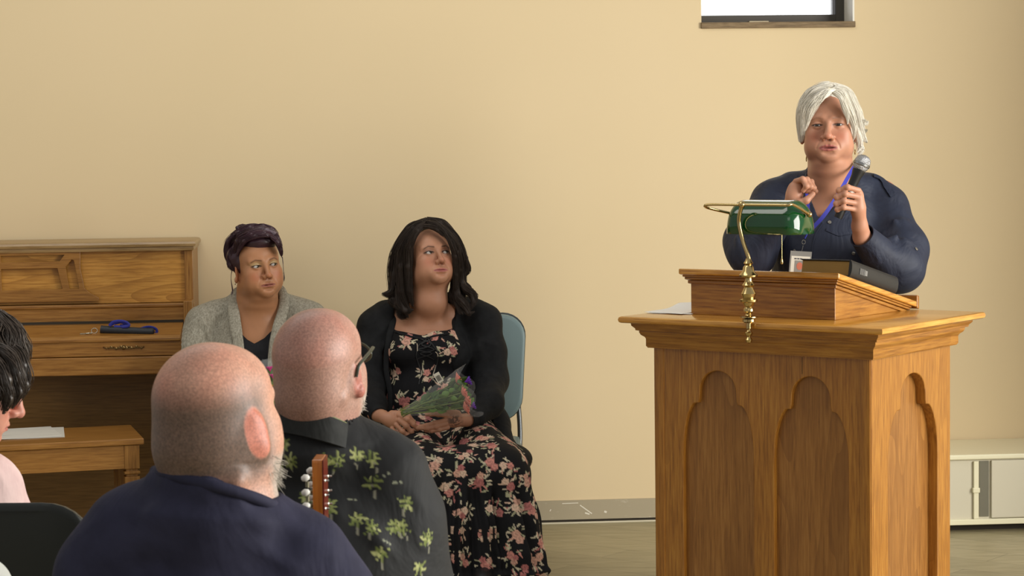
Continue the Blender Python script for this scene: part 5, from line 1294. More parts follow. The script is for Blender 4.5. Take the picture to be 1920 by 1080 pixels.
strip_on(V, Nb, [(737, 618), (752, 621), (775, 626), (797, 629), (812, 624), (838, 621)], .006, .001, .0035, 'neck_ruffle', M_blackk, dress, r2)
for pts in ([(787, 628), (806, 640), (788, 652)], [(811, 628), (792, 640), (808, 652)], [(787, 652), (806, 664), (788, 676)], [(810, 652), (792, 664), (808, 676)], [(798, 630), (790, 644), (786, 664), (788, 690), (783, 715)], [(800, 630), (812, 646), (817, 668), (815, 694), (812, 712)]):
    strip_on(V, Nb, pts, .0035, .002, .002, 'lacing', M_cord, dress, r2, 6)
for pts in ([(786, 640), (788, 656)], [(812, 656), (817, 672)], [(789, 690), (787, 704)], [(815, 690), (813, 706)]): strip_on(V, Nb, pts, .0028, .0045, .001, 'lacing_tip', M_cordl, dress, r2, 6)
# skirt: over the lap, then gathered down to the floor
F_ = Field((S2(650, 0)[0]-.03, 7.42, .0), (.26, D2+.22, .66), .0042)
kx = hp2[0]+.105
F_.ell(hp2+[-.01, -.02, 0], (.235, .20, .115), k=0); F_.ell(W(952, 862, 7.98), (.085, .14, .055), k=.05)
for s in (-1, 1): F_.cone(hp2+[s*.10-.0, -.08, .0], [kx+s*.13, 7.76, .385], .120, .100, k=.05)
F_.cone([kx-.13, 7.76, .385], [kx+.13, 7.76, .375], .098, .100, k=.04)
F_.chain([[kx-.14, 7.76, .38], [kx-.16, 7.735, .20], [kx-.17, 7.72, .10], [kx-.18, 7.71, .02]], [.094, .105, .115, .125], k=.03)
F_.chain([[kx+.14, 7.76, .36], [kx+.155, 7.735, .20], [kx+.165, 7.72, .10], [kx+.165, 7.72, .02]], [.104, .112, .116, .120], k=.03)
F_.chain([[kx, 7.75, .38], [kx, 7.72, .20], [kx, 7.70, .02]], [.10, .125, .15], k=.03)
def pleats(P):
    th = np.arctan2(P[:, 0]-kx, -(P[:, 1]-7.80)); m = sstep(.42, .26, P[:, 2])*(P[:, 1] < 8.0); m = m*np.where(P[:, 2] < .42, 1, 0)
    wv = np.sin(th*17+1.1*np.sin(th*5+P[:, 2]*6)+.6*np.sin(P[:, 2]*11))
    ledge = .012*np.exp(-((P[:, 2]-.055)/.012)**2)
    return -m*(.014*wv+.005*np.sin(th*41+2))-ledge*(P[:, 1] < 8.0)+.004*wob(P, 2.6, 55, 3, (1, 1, .6))
F_.disp(pleats, .04)
V, F = F_.mesh(); V[:, 2] = np.maximum(V[:, 2], .004); C = floral(V, F, 21, .068); sk = qmesh('skirt', V-r2, F, M_floral, w2_, C)
shoes(hp2[0]+.08, 7.64, 0, r2, w2_, M_shoe, .10)
# black cardigan
def pc2(F_):
    F_.ell(S2(800, 655, .085), (.185, .135, .165), k=0); F_.ell(S2(760, 665, -.005), (.078, .072, .075), k=.04); F_.ell(S2(840, 665, -.005), (.078, .072, .075), k=.04); F_.ell(S2(802, 748, .085), (.20, .16, .18), k=.05)
    F_.ell(S2(800, 590, .10), (.165, .07, .05), k=.05)
    F_.cone(S2(760, 568, .08), S2(735, 592, .09), .03, .045, k=.03); F_.cone(S2(850, 562, .08), S2(880, 588, .09), .035, .05, k=.03)
    F_.chain([S2(722, 590, .09), S2(704, 612, .07), S2(690, 668, .03), S2(692, 722, -.02), W(700, 760, 8.04), W(708, 776, 7.955)], [.052, .060, .060, .056, .046, .034], k=.035)
    F_.chain([S2(888, 588, .09), S2(906, 604, .07), S2(915, 660, .04), S2(921, 712, .01), W(916, 756, 8.08), W(886, 788, 7.965)], [.055, .063, .064, .060, .052, .036], k=.035)
    F_.chain([S2(905, 740, .08), S2(928, 795, .0), W(948, 845, 8.08), W(958, 862, 8.06)], [.055, .052, .038, .02], k=.03)
fs = []
for a_, b_, w_, h_ in (((905, 640), (935, 650), .008, .006), ((895, 700), (940, 712), .009, .010), ((893, 712), (938, 728), .008, .009), ((900, 745), (935, 740), .010, .008), ((880, 590), (900, 660), .010, .006), ((870, 610), (882, 720), .008, .006), ((700, 630), (680, 700), .010, .006), ((700, 720), (680, 740), .010, .007), ((715, 600), (722, 690), .010, .005), ((920, 770), (935, 830), .007, .006), ((880, 770), (915, 770), .007, .006)):
    for d_ in (-.07, -.02, .04): fs.append((S2(a_[0], a_[1], d_), S2(b_[0], b_[1], d_), w_, h_))
neck2 = [(742, 540), (738, 600), (733, 620), (716, 660), (722, 700), (735, 745), (728, 800), (870, 800), (862, 745), (848, 700), (846, 640), (852, 600), (852, 540)]
M_blkc = cloth('black_knit', lin(27, 28, 30), lin(35, 36, 38), 30, .82, fine=1100)
cg2, Vc, Fc = cardigan(r2, S2, pc2, neck2, M_blkc, w2_, fs, D2, box_=((S2(655, 0)[0]-.04, 7.88, .36), (S2(965, 0)[0]+.02, D2+.30, 1.04)), seed=8, nz=.002)
cuff(H2(710, 779, .035), W(703, 768, 7.97), .030, .040, 'cuff', M_blkc, cg2, r2); cuff(H2(876, 787, .030), H2(893, 783, .075), .030, .040, 'cuff', M_blkc, cg2, r2)
lapel([S2(757, 558, .12), S2(747, 572, .08), S2(738, 600, .03), S2(728, 640, -.03), S2(724, 690, -.045), S2(732, 745, -.06), S2(726, 790, -.07)], [.008, .010, .012, .011, .010, .010, .010], 'lapel', M_blkc, cg2, r2, th=.004)
lapel([S2(846, 556, .12), S2(850, 572, .08), S2(852, 600, .03), S2(849, 650, -.035), S2(853, 700, -.045), S2(866, 745, -.05), S2(878, 780, -.04)], [.008, .012, .016, .016, .014, .012, .010], 'lapel', M_blkc, cg2, r2, th=.004)
# long dark wavy hair
HD = np.array(lin(52, 42, 36)); hp = []
F_ = Field(xf(T2, [(0, 0, 0)])[0]-[.17, .17, .20], xf(T2, [(0, 0, 0)])[0]+[.17, .19, .18], .003)
F_.ell((0, .022, .034), (.085, .097, .084), k=0, T=T2); F_.ell((0, .05, -.05), (.075, .06, .09), k=.03, T=T2)
F_.ell((0, -.072, -.030), (.069, .078, .084), k=.012, mode='s', T=T2); F_.ell((.004, -.105, .020), (.046, .052, .042), k=.01, mode='s', T=T2)
F_.disp(lambda P: .003*wob(P, 9, 31, 3, (1.5, 1.5, .5)))
V, F = F_.mesh(); hp.append((V, F, np.tile(HD*.8, (len(V), 1)), 0))
h2 = lambda px, py, d=0: W(px, py, D2+d)
LK = [([h2(800,416,-.02), h2(775,430,-.04), h2(758,460,-.05), h2(752,500,-.05), h2(754,545,-.045), h2(768,582,-.05)], [.014,.020,.022,.022,.022,.008], 200, .003),
 ([h2(802,415,-.05), h2(782,432,-.085), h2(768,462,-.085), h2(765,500,-.075), h2(768,545,-.065), h2(775,575,-.06)], [.010,.015,.015,.014,.014,.006], 130, .003),
 ([h2(800,414,.02), h2(768,432,.02), h2(748,470,.01), h2(740,515,.01), h2(735,548,.0), h2(716,551,-.02)], [.016,.024,.026,.026,.018,.003], 190, .004),
 ([h2(800,414,.06), h2(770,440,.07), h2(752,490,.06), h2(748,540,.03), h2(752,585,-.01), h2(765,594,-.03)], [.02,.028,.03,.03,.022,.008], 190, .005),
 ([h2(750,530,-.02), h2(750,560,-.03), h2(760,583,-.05), h2(775,580,-.055)], [.016,.020,.016,.006], 110, .005),
 ([h2(740,530,.03), h2(736,560,.0), h2(744,575,-.02), h2(756,590,-.04)], [.014,.016,.014,.005], 80, .005),
 ([h2(800,415,-.06), h2(822,424,-.085), h2(843,443,-.08), h2(857,472,-.065), h2(860,505,-.04), h2(862,530,-.02)], [.009,.014,.014,.013,.014,.012], 150, .002),
 ([h2(798,413,-.02), h2(825,420,-.035), h2(848,440,-.03), h2(862,472,-.02), h2(866,505,.0), h2(864,540,.0)], [.014,.020,.019,.018,.018,.014], 180, .003),
 ([h2(796,413,.03), h2(828,422,.03), h2(852,448,.03), h2(864,485,.03), h2(866,530,.03), h2(870,570,.0)], [.016,.024,.024,.022,.022,.014], 170, .004),
 ([h2(806,418,-.06), h2(828,430,-.085), h2(844,450,-.085), h2(853,480,-.07), h2(854,515,-.05), h2(856,560,-.03)], [.006,.010,.010,.011,.013,.010], 120, .002),
 ([h2(792,424,-.075), h2(806,424,-.085), h2(820,430,-.09), h2(836,444,-.09)], [.007,.009,.009,.005], 110, .001),
 ([h2(862,470,-.02), h2(874,484,-.01), h2(877,505,.0), h2(866,520,.0), h2(866,540,-.01)], [.007,.010,.010,.010,.008], 80, .004),
 ([h2(862,500,.0), h2(866,530,-.02), h2(882,548,-.02), h2(888,566,-.02), h2(882,582,-.03)], [.012,.014,.013,.012,.004], 120, .006),
 ([h2(858,515,-.01), h2(856,545,-.03), h2(866,568,-.04), h2(878,588,-.045), h2(890,584,-.04)], [.012,.016,.016,.010,.003], 130, .006),
 ([h2(852,520,.02), h2(850,545,-.01), h2(856,570,-.03), h2(868,590,-.045)], [.012,.016,.015,.005], 100, .006),
 ([h2(872,530,.0), h2(885,545,.0), h2(889,560,.0), h2(880,575,-.02)], [.008,.010,.009,.004], 70, .005)]
for i, (p_, r_, n_, w_) in enumerate(LK):
    v_, f_, cc = lock(p_, r_, int(n_*3.0), HD, 400+i, .0009, wave=w_, wf=1.8, var=.22, flat=(.95, .8, .9)); hp.append((v_, f_, cc, 0))
    F_ = Field(np.min(p_, 0)-.03, np.max(p_, 0)+.03, .005); F_.chain(p_, [max(q*.66, .003) for q in r_], k=.01); v_, f_ = F_.mesh(); hp.append((v_, f_, np.tile(HD*.75, (len(v_), 1)), 0))
V, F, C, Mi = joinq(hp); qmesh('hair', V-r2, F, hairmat('dark_brown_hair', .55, .3), w2_, C)

# ================================================================== BOUQUETS
M_film = newmat('clear_film', (.9, .92, .92), .12, spec=.6); k = N(M_film)
M_film.node_tree.nodes['Principled BSDF'].inputs['Alpha'].default_value = .10; k.bump(k.noise(k.coord(), 40, 4, .6), .8, .006)
M_stem = newmat('stem_green', lin(110, 128, 60), .6); M_leafs = [newmat('leaf_green', lin(98, 138, 50), .6), newmat('leaf_deep_green', lin(72, 106, 42), .6)]
def bouquet(root, label, tip, end, spread, flowers, group=None, nleaf=60, film=True, seed=1):
    t = empty('bouquet', root, 0, label, 'flowers', group); tip = np.array(tip)-root; end = np.array(end)-root; ax_ = end-tip; L_ = np.linalg.norm(ax_); ax_ /= L_
    u_ = np.cross(ax_, (0, 1, 0)); u_ /= np.linalg.norm(u_); v_ = np.cross(ax_, u_); rg = np.random.RandomState(seed)
    heads = [np.array(f[0])-root for f in flowers]
    for i, hd in enumerate(heads+[tip+ax_*L_*(.7+.2*rg.rand())+u_*spread*rg.randn()*.4+v_*spread*rg.randn()*.25 for _ in range(6)]):
        mb = MB(); b0 = tip+u_*rg.randn()*.006+v_*rg.randn()*.006-ax_*.02; mb.tube(spline([b0, b0*.6+hd*.4+u_*rg.randn()*.004, hd], 5), .0018, 6); mb.build('stem', M_stem, t, smooth=60)
    for i in range(nleaf):
        s_ = .25+.72*rg.rand(); rad = spread*s_*.85; c = tip+ax_*L_*s_+u_*rad*rg.uniform(-1, 1)+v_*rad*rg.uniform(-.8, .5)
        d = ax_*.8+u_*rg.randn()*.6+v_*rg.randn()*.5; d /= np.linalg.norm(d); w = np.cross(d, v_+u_*rg.randn()*.5); w /= np.linalg.norm(w); n_ = np.cross(d, w); l = .022+.018*rg.rand(); pts = []
        for q in np.linspace(0, 1, 7):
            hw = l*.34*math.sin(PI*q**.8)+.0002; m_ = c+d*l*q+n_*.25*l*q*q; pts.append((m_-w*hw+n_*.0, m_+n_*hw*.25, m_+w*hw))
        P = np.array(pts); V = P.reshape(-1, 3); Fq = [(a*3+b, a*3+b+1, a*3+b+4, a*3+b+3) for a in range(6) for b in range(2)]
        o = qmesh('leaf', V, Fq, M_leafs[i % 2], t); sm = o.modifiers.new('thick', 'SOLIDIFY'); sm.thickness = .0006
    for (p, c, r_, kind) in flowers:
        p = np.array(p)-root; mat = FLM.setdefault(c, newmat('petal_%d' % (len(FLM)+1), lin(*c), .55)); V = []; Fq = []; n0 = 0
        for layer in range(4 if kind == 'rose' else 2):
            np_ = (3, 4, 5, 6)[layer] if kind == 'rose' else 9
            for j in range(np_):
                a0 = j*2*PI/np_+layer*.7; rr = r_*(.25+.24*layer) if kind == 'rose' else r_*.3; op = .15+.28*layer if kind == 'rose' else .9
                G = []
                for a in np.linspace(0, 1, 6):
                    for b in np.linspace(-1, 1, 5):
                        wd = (.75 if kind == 'rose' else .38)*math.sin(PI*(.12+.80*a))**.7; an = a0+b*wd
                        rad = rr*(.35+.65*math.sin(a*PI/2))+op*r_*.55*a*a; hgt = r_*(1.15-.16*layer)*a-r_*.3
                        G.append(p+(u_*math.cos(an)+v_*math.sin(an))*rad+ax_*(hgt+ (.08*r_*math.sin(b*7) if kind != 'rose' else 0)))
                V += G; Fq += [(n0+x*5+y, n0+x*5+y+1, n0+(x+1)*5+y+1, n0+(x+1)*5+y) for x in range(5) for y in range(4)]; n0 += 30
        o = qmesh('rose_bloom' if kind == 'rose' else 'ruffled_bloom', np.array(V), Fq, mat, t); sm = o.modifiers.new('thick', 'SOLIDIFY'); sm.thickness = .0006
    if film:
        rs = []
        for s_ in np.linspace(0, 1, 12):
            rr = .010+spread*1.28*s_; rs.append([tip+ax_*(L_*1.12*s_-.012+.02*(s_ > .95)*math.sin(4*a_+1))+u_*rr*math.cos(a_)*(1+.05*math.sin(7*a_+6*s_))+v_*rr*.6*math.sin(a_) for a_ in np.linspace(0, 2*PI, 32, endpoint=False)])
        mb = MB(); mb.rings(rs, cap=False); mb.build('wrapping', M_film, t, smooth=60)
    return t, u_, v_, ax_
FLM = {}
bq = lambda px, py, d=0: W(px, py, 7.84+d)
t, u_, v_, ax_ = bouquet(bq(756, 776), 'bouquet of coral roses and purple flowers in clear wrap on the floral skirt', bq(762, 772, .0), bq(874, 735, -.01), .066,
    [(bq(857, 713, .0), (238, 140, 122), .019, 'rose'), (bq(868, 736, -.03), (240, 146, 130), .018, 'rose'), (bq(875, 750, -.03), (236, 150, 134), .018, 'rose'), (bq(872, 764, -.02), (240, 148, 132), .020, 'rose'), (bq(864, 724, .02), (226, 134, 120), .015, 'rose'),
     (bq(874, 716, .0), (112, 58, 190), .020, 'ruffled'), (bq(884, 762, -.01), (126, 76, 196), .016, 'ruffled')], 'wrapped bouquets', 98, seed=4)
# price tag on the wrap
tb = bq(822, 708, -.045)-bq(756, 776); q = np.array(Matrix.Translation(Vector(tb)) @ Matrix.Rotation(R(-28), 4, 'Y'))
mb = MB(); mb.box(-.011, .011, 0, .0006, -.018, .018, M=q); mb.build('price_tag', newmat('tag_white', lin(226, 220, 206), .5), t)
mb = MB(); xx = -.0075
for w_ in (1, 2, 1, 1, 3, 1, 2, 1, 1, 2): mb.box(xx, xx+w_*.0005, -.0007, 0, -.012, .008, M=q); xx += w_*.0005+.0008
mb.build('barcode', newmat('tag_ink', lin(60, 56, 54), .5), t)
b1 = lambda px, py, d=0: W(px, py, 7.76+d)
bouquet(b1(505, 770), 'bouquet of magenta and yellow flowers in clear wrap held by the grey cardigan person', b1(512, 800, .0), b1(500, 690, .02), .06,
    [(b1(506, 694, -.03), (214, 74, 150), .015, 'ruffled'), (b1(512, 708, -.03), (222, 92, 160), .015, 'ruffled'), (b1(498, 706, -.01), (206, 70, 140), .014, 'ruffled'), (b1(517, 728, -.03), (226, 184, 40), .015, 'ruffled'), (b1(502, 724, -.02), (220, 176, 44), .014, 'ruffled')], 'wrapped bouquets', 40, seed=9)
# tall clear sleeve above the magenta blooms
# ================================================================== FRONT ROW: PERSON IN NAVY TEE
def stubble_color(P, T, skin, hairc, top, seed, dens=.8, frontz=.02, back=None):
    q = xf(np.linalg.inv(T), P); x, y, z = q.T; ax = np.abs(x)
    C = np.tile(np.asarray(skin, float), (len(P), 1)); C *= (1+.05*wob(q, 16, seed, 3))[:, None]
    C = lerpc(C, np.array(skin)*np.array([1.0, .74, .70]), np.clip(.45+.5*wob(q, 13, seed+5, 2), 0, 1)*(z > .03)*.55)
    er = sstep(.0735, .079, ax)*sstep(1.15, .85, ((y-.008)/.024)**2+((z+.018)/.038)**2)
    edge = top+.005*wob(q, 9, seed+2, 2)
    m = sstep(edge+.012, edge-.050, z)*sstep(-.094+.012*wob(q, 15, seed+7, 2), -.062, z)*sstep(-.05, .0, y)*(1-er)
    sp = .86+.14*np.random.RandomState(seed).rand(len(q))
    C = lerpc(C, hairc, np.clip(m*dens*sp, 0, 1))
    C = lerpc(C, np.array(skin)*np.array([1.0, .50, .46]), er*.7)
    return np.clip(C, 0, 1), q
SKIN3 = lin(196, 148, 126)
D3 = 3.42
S3 = lambda px, py, d=0: W(px, py, D3+d)
T3 = TM(S3(404, 776), rx=-7, ry=-2, rz=148, s=1.04)
F_ = Field(S3(270, 1010)-[0.02, .17, 0], S3(545, 615)+[0.01, .20, 0], .0024)
head(F_, T3, fat=.9, chin2=.4, nose=1.1, masc=1, jaw=1.1, neck=False)
F_.ell((0, .050, -.035), (.066, .060, .062), k=.03, T=T3)
F_.cone(S3(414, 830, .0), S3(408, 930, .0), .074, .086, k=.04)
F_.cone(S3(350, 892, -.065), S3(440, 902, -.075), .016, .014, k=.02)
F_.ell(S3(405, 975, .0), (.10, .065, .05), k=.04)
V, F = F_.mesh(); V = smoothV(V, F, 1, .3)
C, q = stubble_color(V, T3, SKIN3, lin(80, 70, 61), .068, 5, .90)
bd = sstep(-.055, -.075, q[:, 2])*sstep(.0, -.03, q[:, 1])*(q[:, 2] > -.13); C = lerpc(C, lin(176, 170, 160), bd*.8)
parts = [(V, F, C, 0)] + eyes(T3, (0, -1, 0), lin(70, 60, 40))
c3 = S3(406, 1120, .0)
F_ = Field((c3[0]-.36, D3-.22, 0), (c3[0]+.34, D3+.62, 1.0), .014)
F_.ell((c3[0], D3, .74), (.16, .10, .20), k=.05); F_.ell((c3[0], D3+.02, .55), (.16, .12, .16), k=.05); F_.cone((c3[0], D3, .84), (c3[0], D3, .97), .08, .06, k=.03)
for s in (-1, 1):
    F_.chain([(c3[0]+s*.08, D3, .86), (c3[0]+s*.17, D3+.01, .86), (c3[0]+s*.20, D3+.05, .66), (c3[0]+s*.15-.03, D3+.20, .57), (c3[0]+s*.10-.03, D3+.28, .55)], [.05, .045, .042, .032, .026], k=.03)
    F_.ell((c3[0]+s*.10-.03, D3+.30, .55), (.04, .05, .022), k=.02)
    F_.chain([(c3[0]+s*.09-.04, D3+.02, .47), (c3[0]+s*.10-.07, D3+.34, .46), (c3[0]+s*.10-.07, D3+.28, .08)], [.085, .065, .045], k=.03); F_.ell((c3[0]+s*.10-.07, D3+.32, .05), (.045, .09, .04), k=.02)
V, F = F_.mesh(); parts.append((V, F, np.tile(SKIN3, (len(V), 1)), 0))
V, F, C, Mi = joinq(parts); r3 = np.array([c3[0], D3, 0])
M_skin2 = vcol('skin_close', .46, .4, 700, .15, sss=.08, speck=.38)
m1 = qmesh('person', V-r3, F, [M_skin2, M_eye], None, C, Mi); m1.location = r3
tag(m1, 'balding person in navy tee with grey stubble seen from behind in front row', 'person')
fs = []
for a_, b_, w_, h_ in (((330, 905), (470, 945), .012, .005), ((340, 930), (560, 1000), .016, .006), ((260, 960), (420, 1000), .02, .007), ((230, 1010), (480, 1060), .02, .007), ((500, 960), (640, 1060), .016, .006), ((180, 1000), (200, 1080), .018, .008), ((450, 1010), (600, 1090), .016, .006), ((300, 940), (250, 1060), .02, .006)):
    for d_ in (-.14, -.09, -.04): fs.append((S3(a_[0], a_[1], d_), S3(b_[0], b_[1], d_), w_, h_))
F_ = Field((c3[0]-.36, D3-.25, .40), (c3[0]+.36, D3+.30, 1.06), .0055)
F_.ell((c3[0], D3+.0, .74), (.215, .15, .24), k=0); F_.ell((c3[0], D3+.03, .55), (.22, .18, .19), k=.06)
F_.ell(S3(392, 962, .01), (.120, .078, .044), k=.06, rot=(0, 10, 0))
F_.chain([S3(315, 970, .01), S3(255, 1010, .01), S3(208, 1080, .02), (c3[0]-.225, D3+.05, .66), (c3[0]-.2, D3+.12, .60)], [.060, .074, .078, .070, .055], k=.04)
F_.chain([S3(500, 1005, .01), S3(560, 1052, .01), S3(615, 1125, .02), (c3[0]+.205, D3+.05, .66), (c3[0]+.16, D3+.12, .60)], [.058, .072, .070, .064, .052], k=.04)
F_.cone(S3(404, 916, .005), S3(400, 965, .0), .093, .118, k=.03)
F_.cone(S3(428, 845, .0), S3(414, 915, .006), .105, .088, k=.004, mode='s')
F_.chain([S3(302, 903, -.015), S3(335, 908, -.058), S3(385, 917, -.082), S3(440, 934, -.080)], [.017, .018, .018, .014], k=.02)
F_.disp(lambda P: folds(P, fs)+.003*wob(P, 2.6, 61, 3))
V, F = F_.mesh()
M_tee = cloth('navy_tee_jersey', lin(42, 42, 60), lin(50, 50, 70), 14, .8, fine=900, bump=.2)
tee = qmesh('tee_shirt', V-r3, F, M_tee, m1)
mb = MB(); th = np.linspace(0, 2*PI, 40); nk = xf(np.eye(4), [(0, 0, 0)])
cN = S3(410, 902, .0); mb.tube([p-r3 for p in spline([S3(291, 884, .0), S3(316, 890, -.064), S3(362, 902, -.093), S3(420, 916, -.101), S3(476, 933, -.078), S3(514, 949, -.03), S3(522, 952, .04), S3(484, 930, .085), S3(400, 902, .10), S3(315, 885, .06), S3(291, 884, .0)], 6)], .0095, 12); mb.build('neck_rib', M_tee, tee, smooth=60)
F_ = Field((c3[0]-.33, D3-.2, .08), (c3[0]+.25, D3+.62, .62), .010)
F_.ell((c3[0]-.02, D3+.03, .46), (.19, .17, .11), k=0)
for s in (-1, 1): F_.chain([(c3[0]+s*.09-.04, D3+.02, .47), (c3[0]+s*.10-.07, D3+.34, .46), (c3[0]+s*.10-.07, D3+.29, .11)], [.100, .080, .066], k=.03)
V, F = F_.mesh(); qmesh('jeans', V-r3, F, cloth('jeans_denim', lin(38, 44, 60), lin(52, 58, 74), 40), m1)
for s in (-1, 1):
    cx_ = c3[0]+s*.10-.07; F_ = Field((cx_-.06, D3+.18, -.005), (cx_+.06, D3+.50, .12), .005); F_.ell((cx_, D3+.33, .045), (.048, .13, .048), k=0); F_.box((cx_, D3+.33, .012), (.044, .125, .012), .008, k=.01)
    V, F = F_.mesh(); qmesh('shoe', V-r3, F, M_shoe, m1)
# grey beard
hp = []; rg = np.random.RandomState(8); paths = []; rr = []; cc = []
for i in range(900):
    side = -1 if rg.rand() < .75 else 1; u = rg.rand(); a = rg.rand()
    p = np.array([side*(.072-.050*u), -.015-.075*u, -.062-.040*u+(.030*(a-.5))])
    d = np.array([side*.5*(1-u), -.45*u-.1, -.9])+rg.randn(3)*.3; d /= np.linalg.norm(d); L_ = .014+.022*rg.rand()
    cr = rg.randn(3)*.003; paths.append(xf(T3, [p-d*.004, p+d*L_*.5+cr, p+d*L_+cr*1.6])); rr.append(np.array([.0008, .0007, .0003])); cc.append(np.array(lin(190, 184, 172))*(.75+.45*rg.rand()))
v_, f_, c_ = quads_tube(paths, rr, cc, 3); qmesh('beard', v_-r3, f_, hairmat('grey_beard', .6, .3), m1, np.clip(c_, 0, 1))
# short clipped hairs round the sides and back
def clipped(V, F, C, T, cond, n, L, col, name, root, parent, seed):
    Nn = vnormals(V, F); q = xf(np.linalg.inv(T), V); w = np.nonzero(cond(q))[0]; rg = np.random.RandomState(seed); I = rg.choice(w, n)
    P0 = V[I]+rg.randn(n, 3)*.0008; dn = np.tile((T[:3, :3]@np.array([0, .3, -1.]))/np.linalg.norm(T[:3, 0]), (n, 1)); d = Nn[I]*.55+dn*.6+rg.randn(n, 3)*.25; d /= np.linalg.norm(d, axis=1)[:, None]
    l = L*(.5+rg.rand(n)); paths = [np.array([P0[i]-d[i]*.001, P0[i]+d[i]*l[i]*.5, P0[i]+d[i]*l[i]]) for i in range(n)]
    v_, f_, c_ = quads_tube(paths, [np.array([.00045, .0004, .0002])]*n, [np.clip(np.array(col)*(.6+.8*rg.rand()), 0, 1) for _ in range(n)], 3); return qmesh(name, v_-root, f_, hairmat('clipped_hair', .6, .3), parent, c_)
V0, F0, C0, _ = parts[0]

# ================================================================== SECOND ROW: PERSON IN PALM PRINT SHIRT
SKIN4 = lin(174, 132, 117); D4 = 4.0
S4 = lambda px, py, d=0: W(px, py, D4+d)
T4 = TM(S4(597, 686), rx=-13, ry=-3, rz=163, s=.985)
F_ = Field(S4(500, 850)-[0.0, .16, 0], S4(705, 560)+[0.0, .19, 0], .0023)
head(F_, T4, fat=.3, chin2=.6, nose=1.1, masc=1, jaw=1.1, neck=False)
F_.ell((0, .052, -.035), (.064, .055, .058), k=.03, T=T4)
F_.cone(S4(596, 730, .02), S4(590, 815, .012), .062, .066, k=.04)
F_.cone(S4(548, 738, -.048), S4(636, 746, -.048), .013, .013, k=.010)
V, F = F_.mesh(); V = smoothV(V, F, 1, .3)
C, q = stubble_color(V, T4, SKIN4, lin(150, 124, 108), .046, 9, .30)
bd = sstep(-.050, -.070, q[:, 2])*sstep(.0, -.03, q[:, 1])*(q[:, 2] > -.13); C = lerpc(C, lin(196, 188, 176), bd*.7)
parts = [(V, F, C, 0)] + eyes(T4, (0, -1, 0), lin(70, 80, 90))
c4 = S4(604, 900, .03)
F_ = Field((c4[0]-.34, D4-.2, 0), (c4[0]+.34, D4+.65, .98), .014)
F_.ell((c4[0], D4+.03, .76), (.16, .10, .18), k=.05); F_.ell((c4[0], D4+.04, .56), (.17, .12, .16), k=.05); F_.cone((c4[0], D4+.02, .86), (c4[0], D4+.02, .97), .07, .06, k=.03)
for s in (-1, 1):
    F_.chain([(c4[0]+s*.06, D4+.04, .86), (c4[0]+s*.12, D4+.04, .88), (c4[0]+s*.15, D4+.07, .70), (c4[0]+s*.16, D4+.12, .64), (c4[0]+s*.13, D4+.26, .57), (c4[0]+s*.10, D4+.34, .56)], [.05, .045, .042, .04, .034, .026], k=.03)
    F_.chain([(c4[0]+s*.09, D4+.06, .47), (c4[0]+s*.12, D4+.48, .46), (c4[0]+s*.12, D4+.50, .08)], [.085, .065, .045], k=.03); F_.ell((c4[0]+s*.12, D4+.56, .05), (.045, .09, .04), k=.02)
V, F = F_.mesh(); parts.append((V, F, np.tile(SKIN4, (len(V), 1)), 0))
V0, F0, C0, _ = parts[0]
V, F, C, Mi = joinq(parts); r4 = np.array([c4[0], D4, 0])
m2 = qmesh('person', V-r4, F, [M_skin2, M_eye], None, C, Mi); m2.location = r4
tag(m2, 'shaved-head person with glasses in black palm print shirt seen from behind', 'person')
paths = []; rr = []; cc = []; rg = np.random.RandomState(18)
for i in range(500):
    u = rg.rand(); a = rg.rand(); p = np.array([-(.072-.050*u), -.020-.075*u, -.066-.034*u+(.03*(a-.5))]); d = np.array([-.5*(1-u), -.45*u-.1, -.9])+rg.randn(3)*.3; d /= np.linalg.norm(d); L_ = .006+.010*rg.rand()
    paths.append(xf(T4, [p-d*.003, p+d*L_*.5, p+d*L_])); rr.append(np.array([.0007, .0006, .0003])); cc.append(np.array(lin(214, 208, 196))*(.8+.3*rg.rand()))
v_, f_, c_ = quads_tube(paths, rr, cc, 3); qmesh('beard', v_-r4, f_, hairmat('grey_beard', .6, .3), m2, np.clip(c_, 0, 1))
# spectacles
gl = empty('spectacles', (0, 0, 0), 0); gl.parent = m2
M_gl = newmat('dark_olive_frame', lin(58, 60, 44), .35); M_lens = newmat('lens_glass', (1, 1, 1), .03, Transmission_Weight=1.0, IOR=1.1)
for s in (-1, 1):
    mb = MB(); mb.tube([xf(T4, [p])[0]-r4 for p in spline([(s*.079, .016, -.010), (s*.081, .006, .008), (s*.081, -.02, .012), (s*.078, -.06, .012), (s*.072, -.094, .010)], 6)], .0019, 8, flat=1.7); mb.build('temple_arm', M_gl, gl, smooth=60)
    mb = MB(); mb.tube([xf(T4, [(s*.037+.030*math.cos(a_)*s, -.104+.012*(math.cos(a_)*.5+.3), -.004+.019*math.sin(a_))])[0]-r4 for a_ in np.linspace(0, 2*PI, 28)], .0022, 8); mb.build('rim', M_gl, gl, smooth=60)
mb = MB(); mb.tube([xf(T4, [p])[0]-r4 for p in ((-.009, -.113, .003), (0, -.116, .006), (.009, -.113, .003))], .002, 8); mb.build('bridge', M_gl, gl, smooth=60)
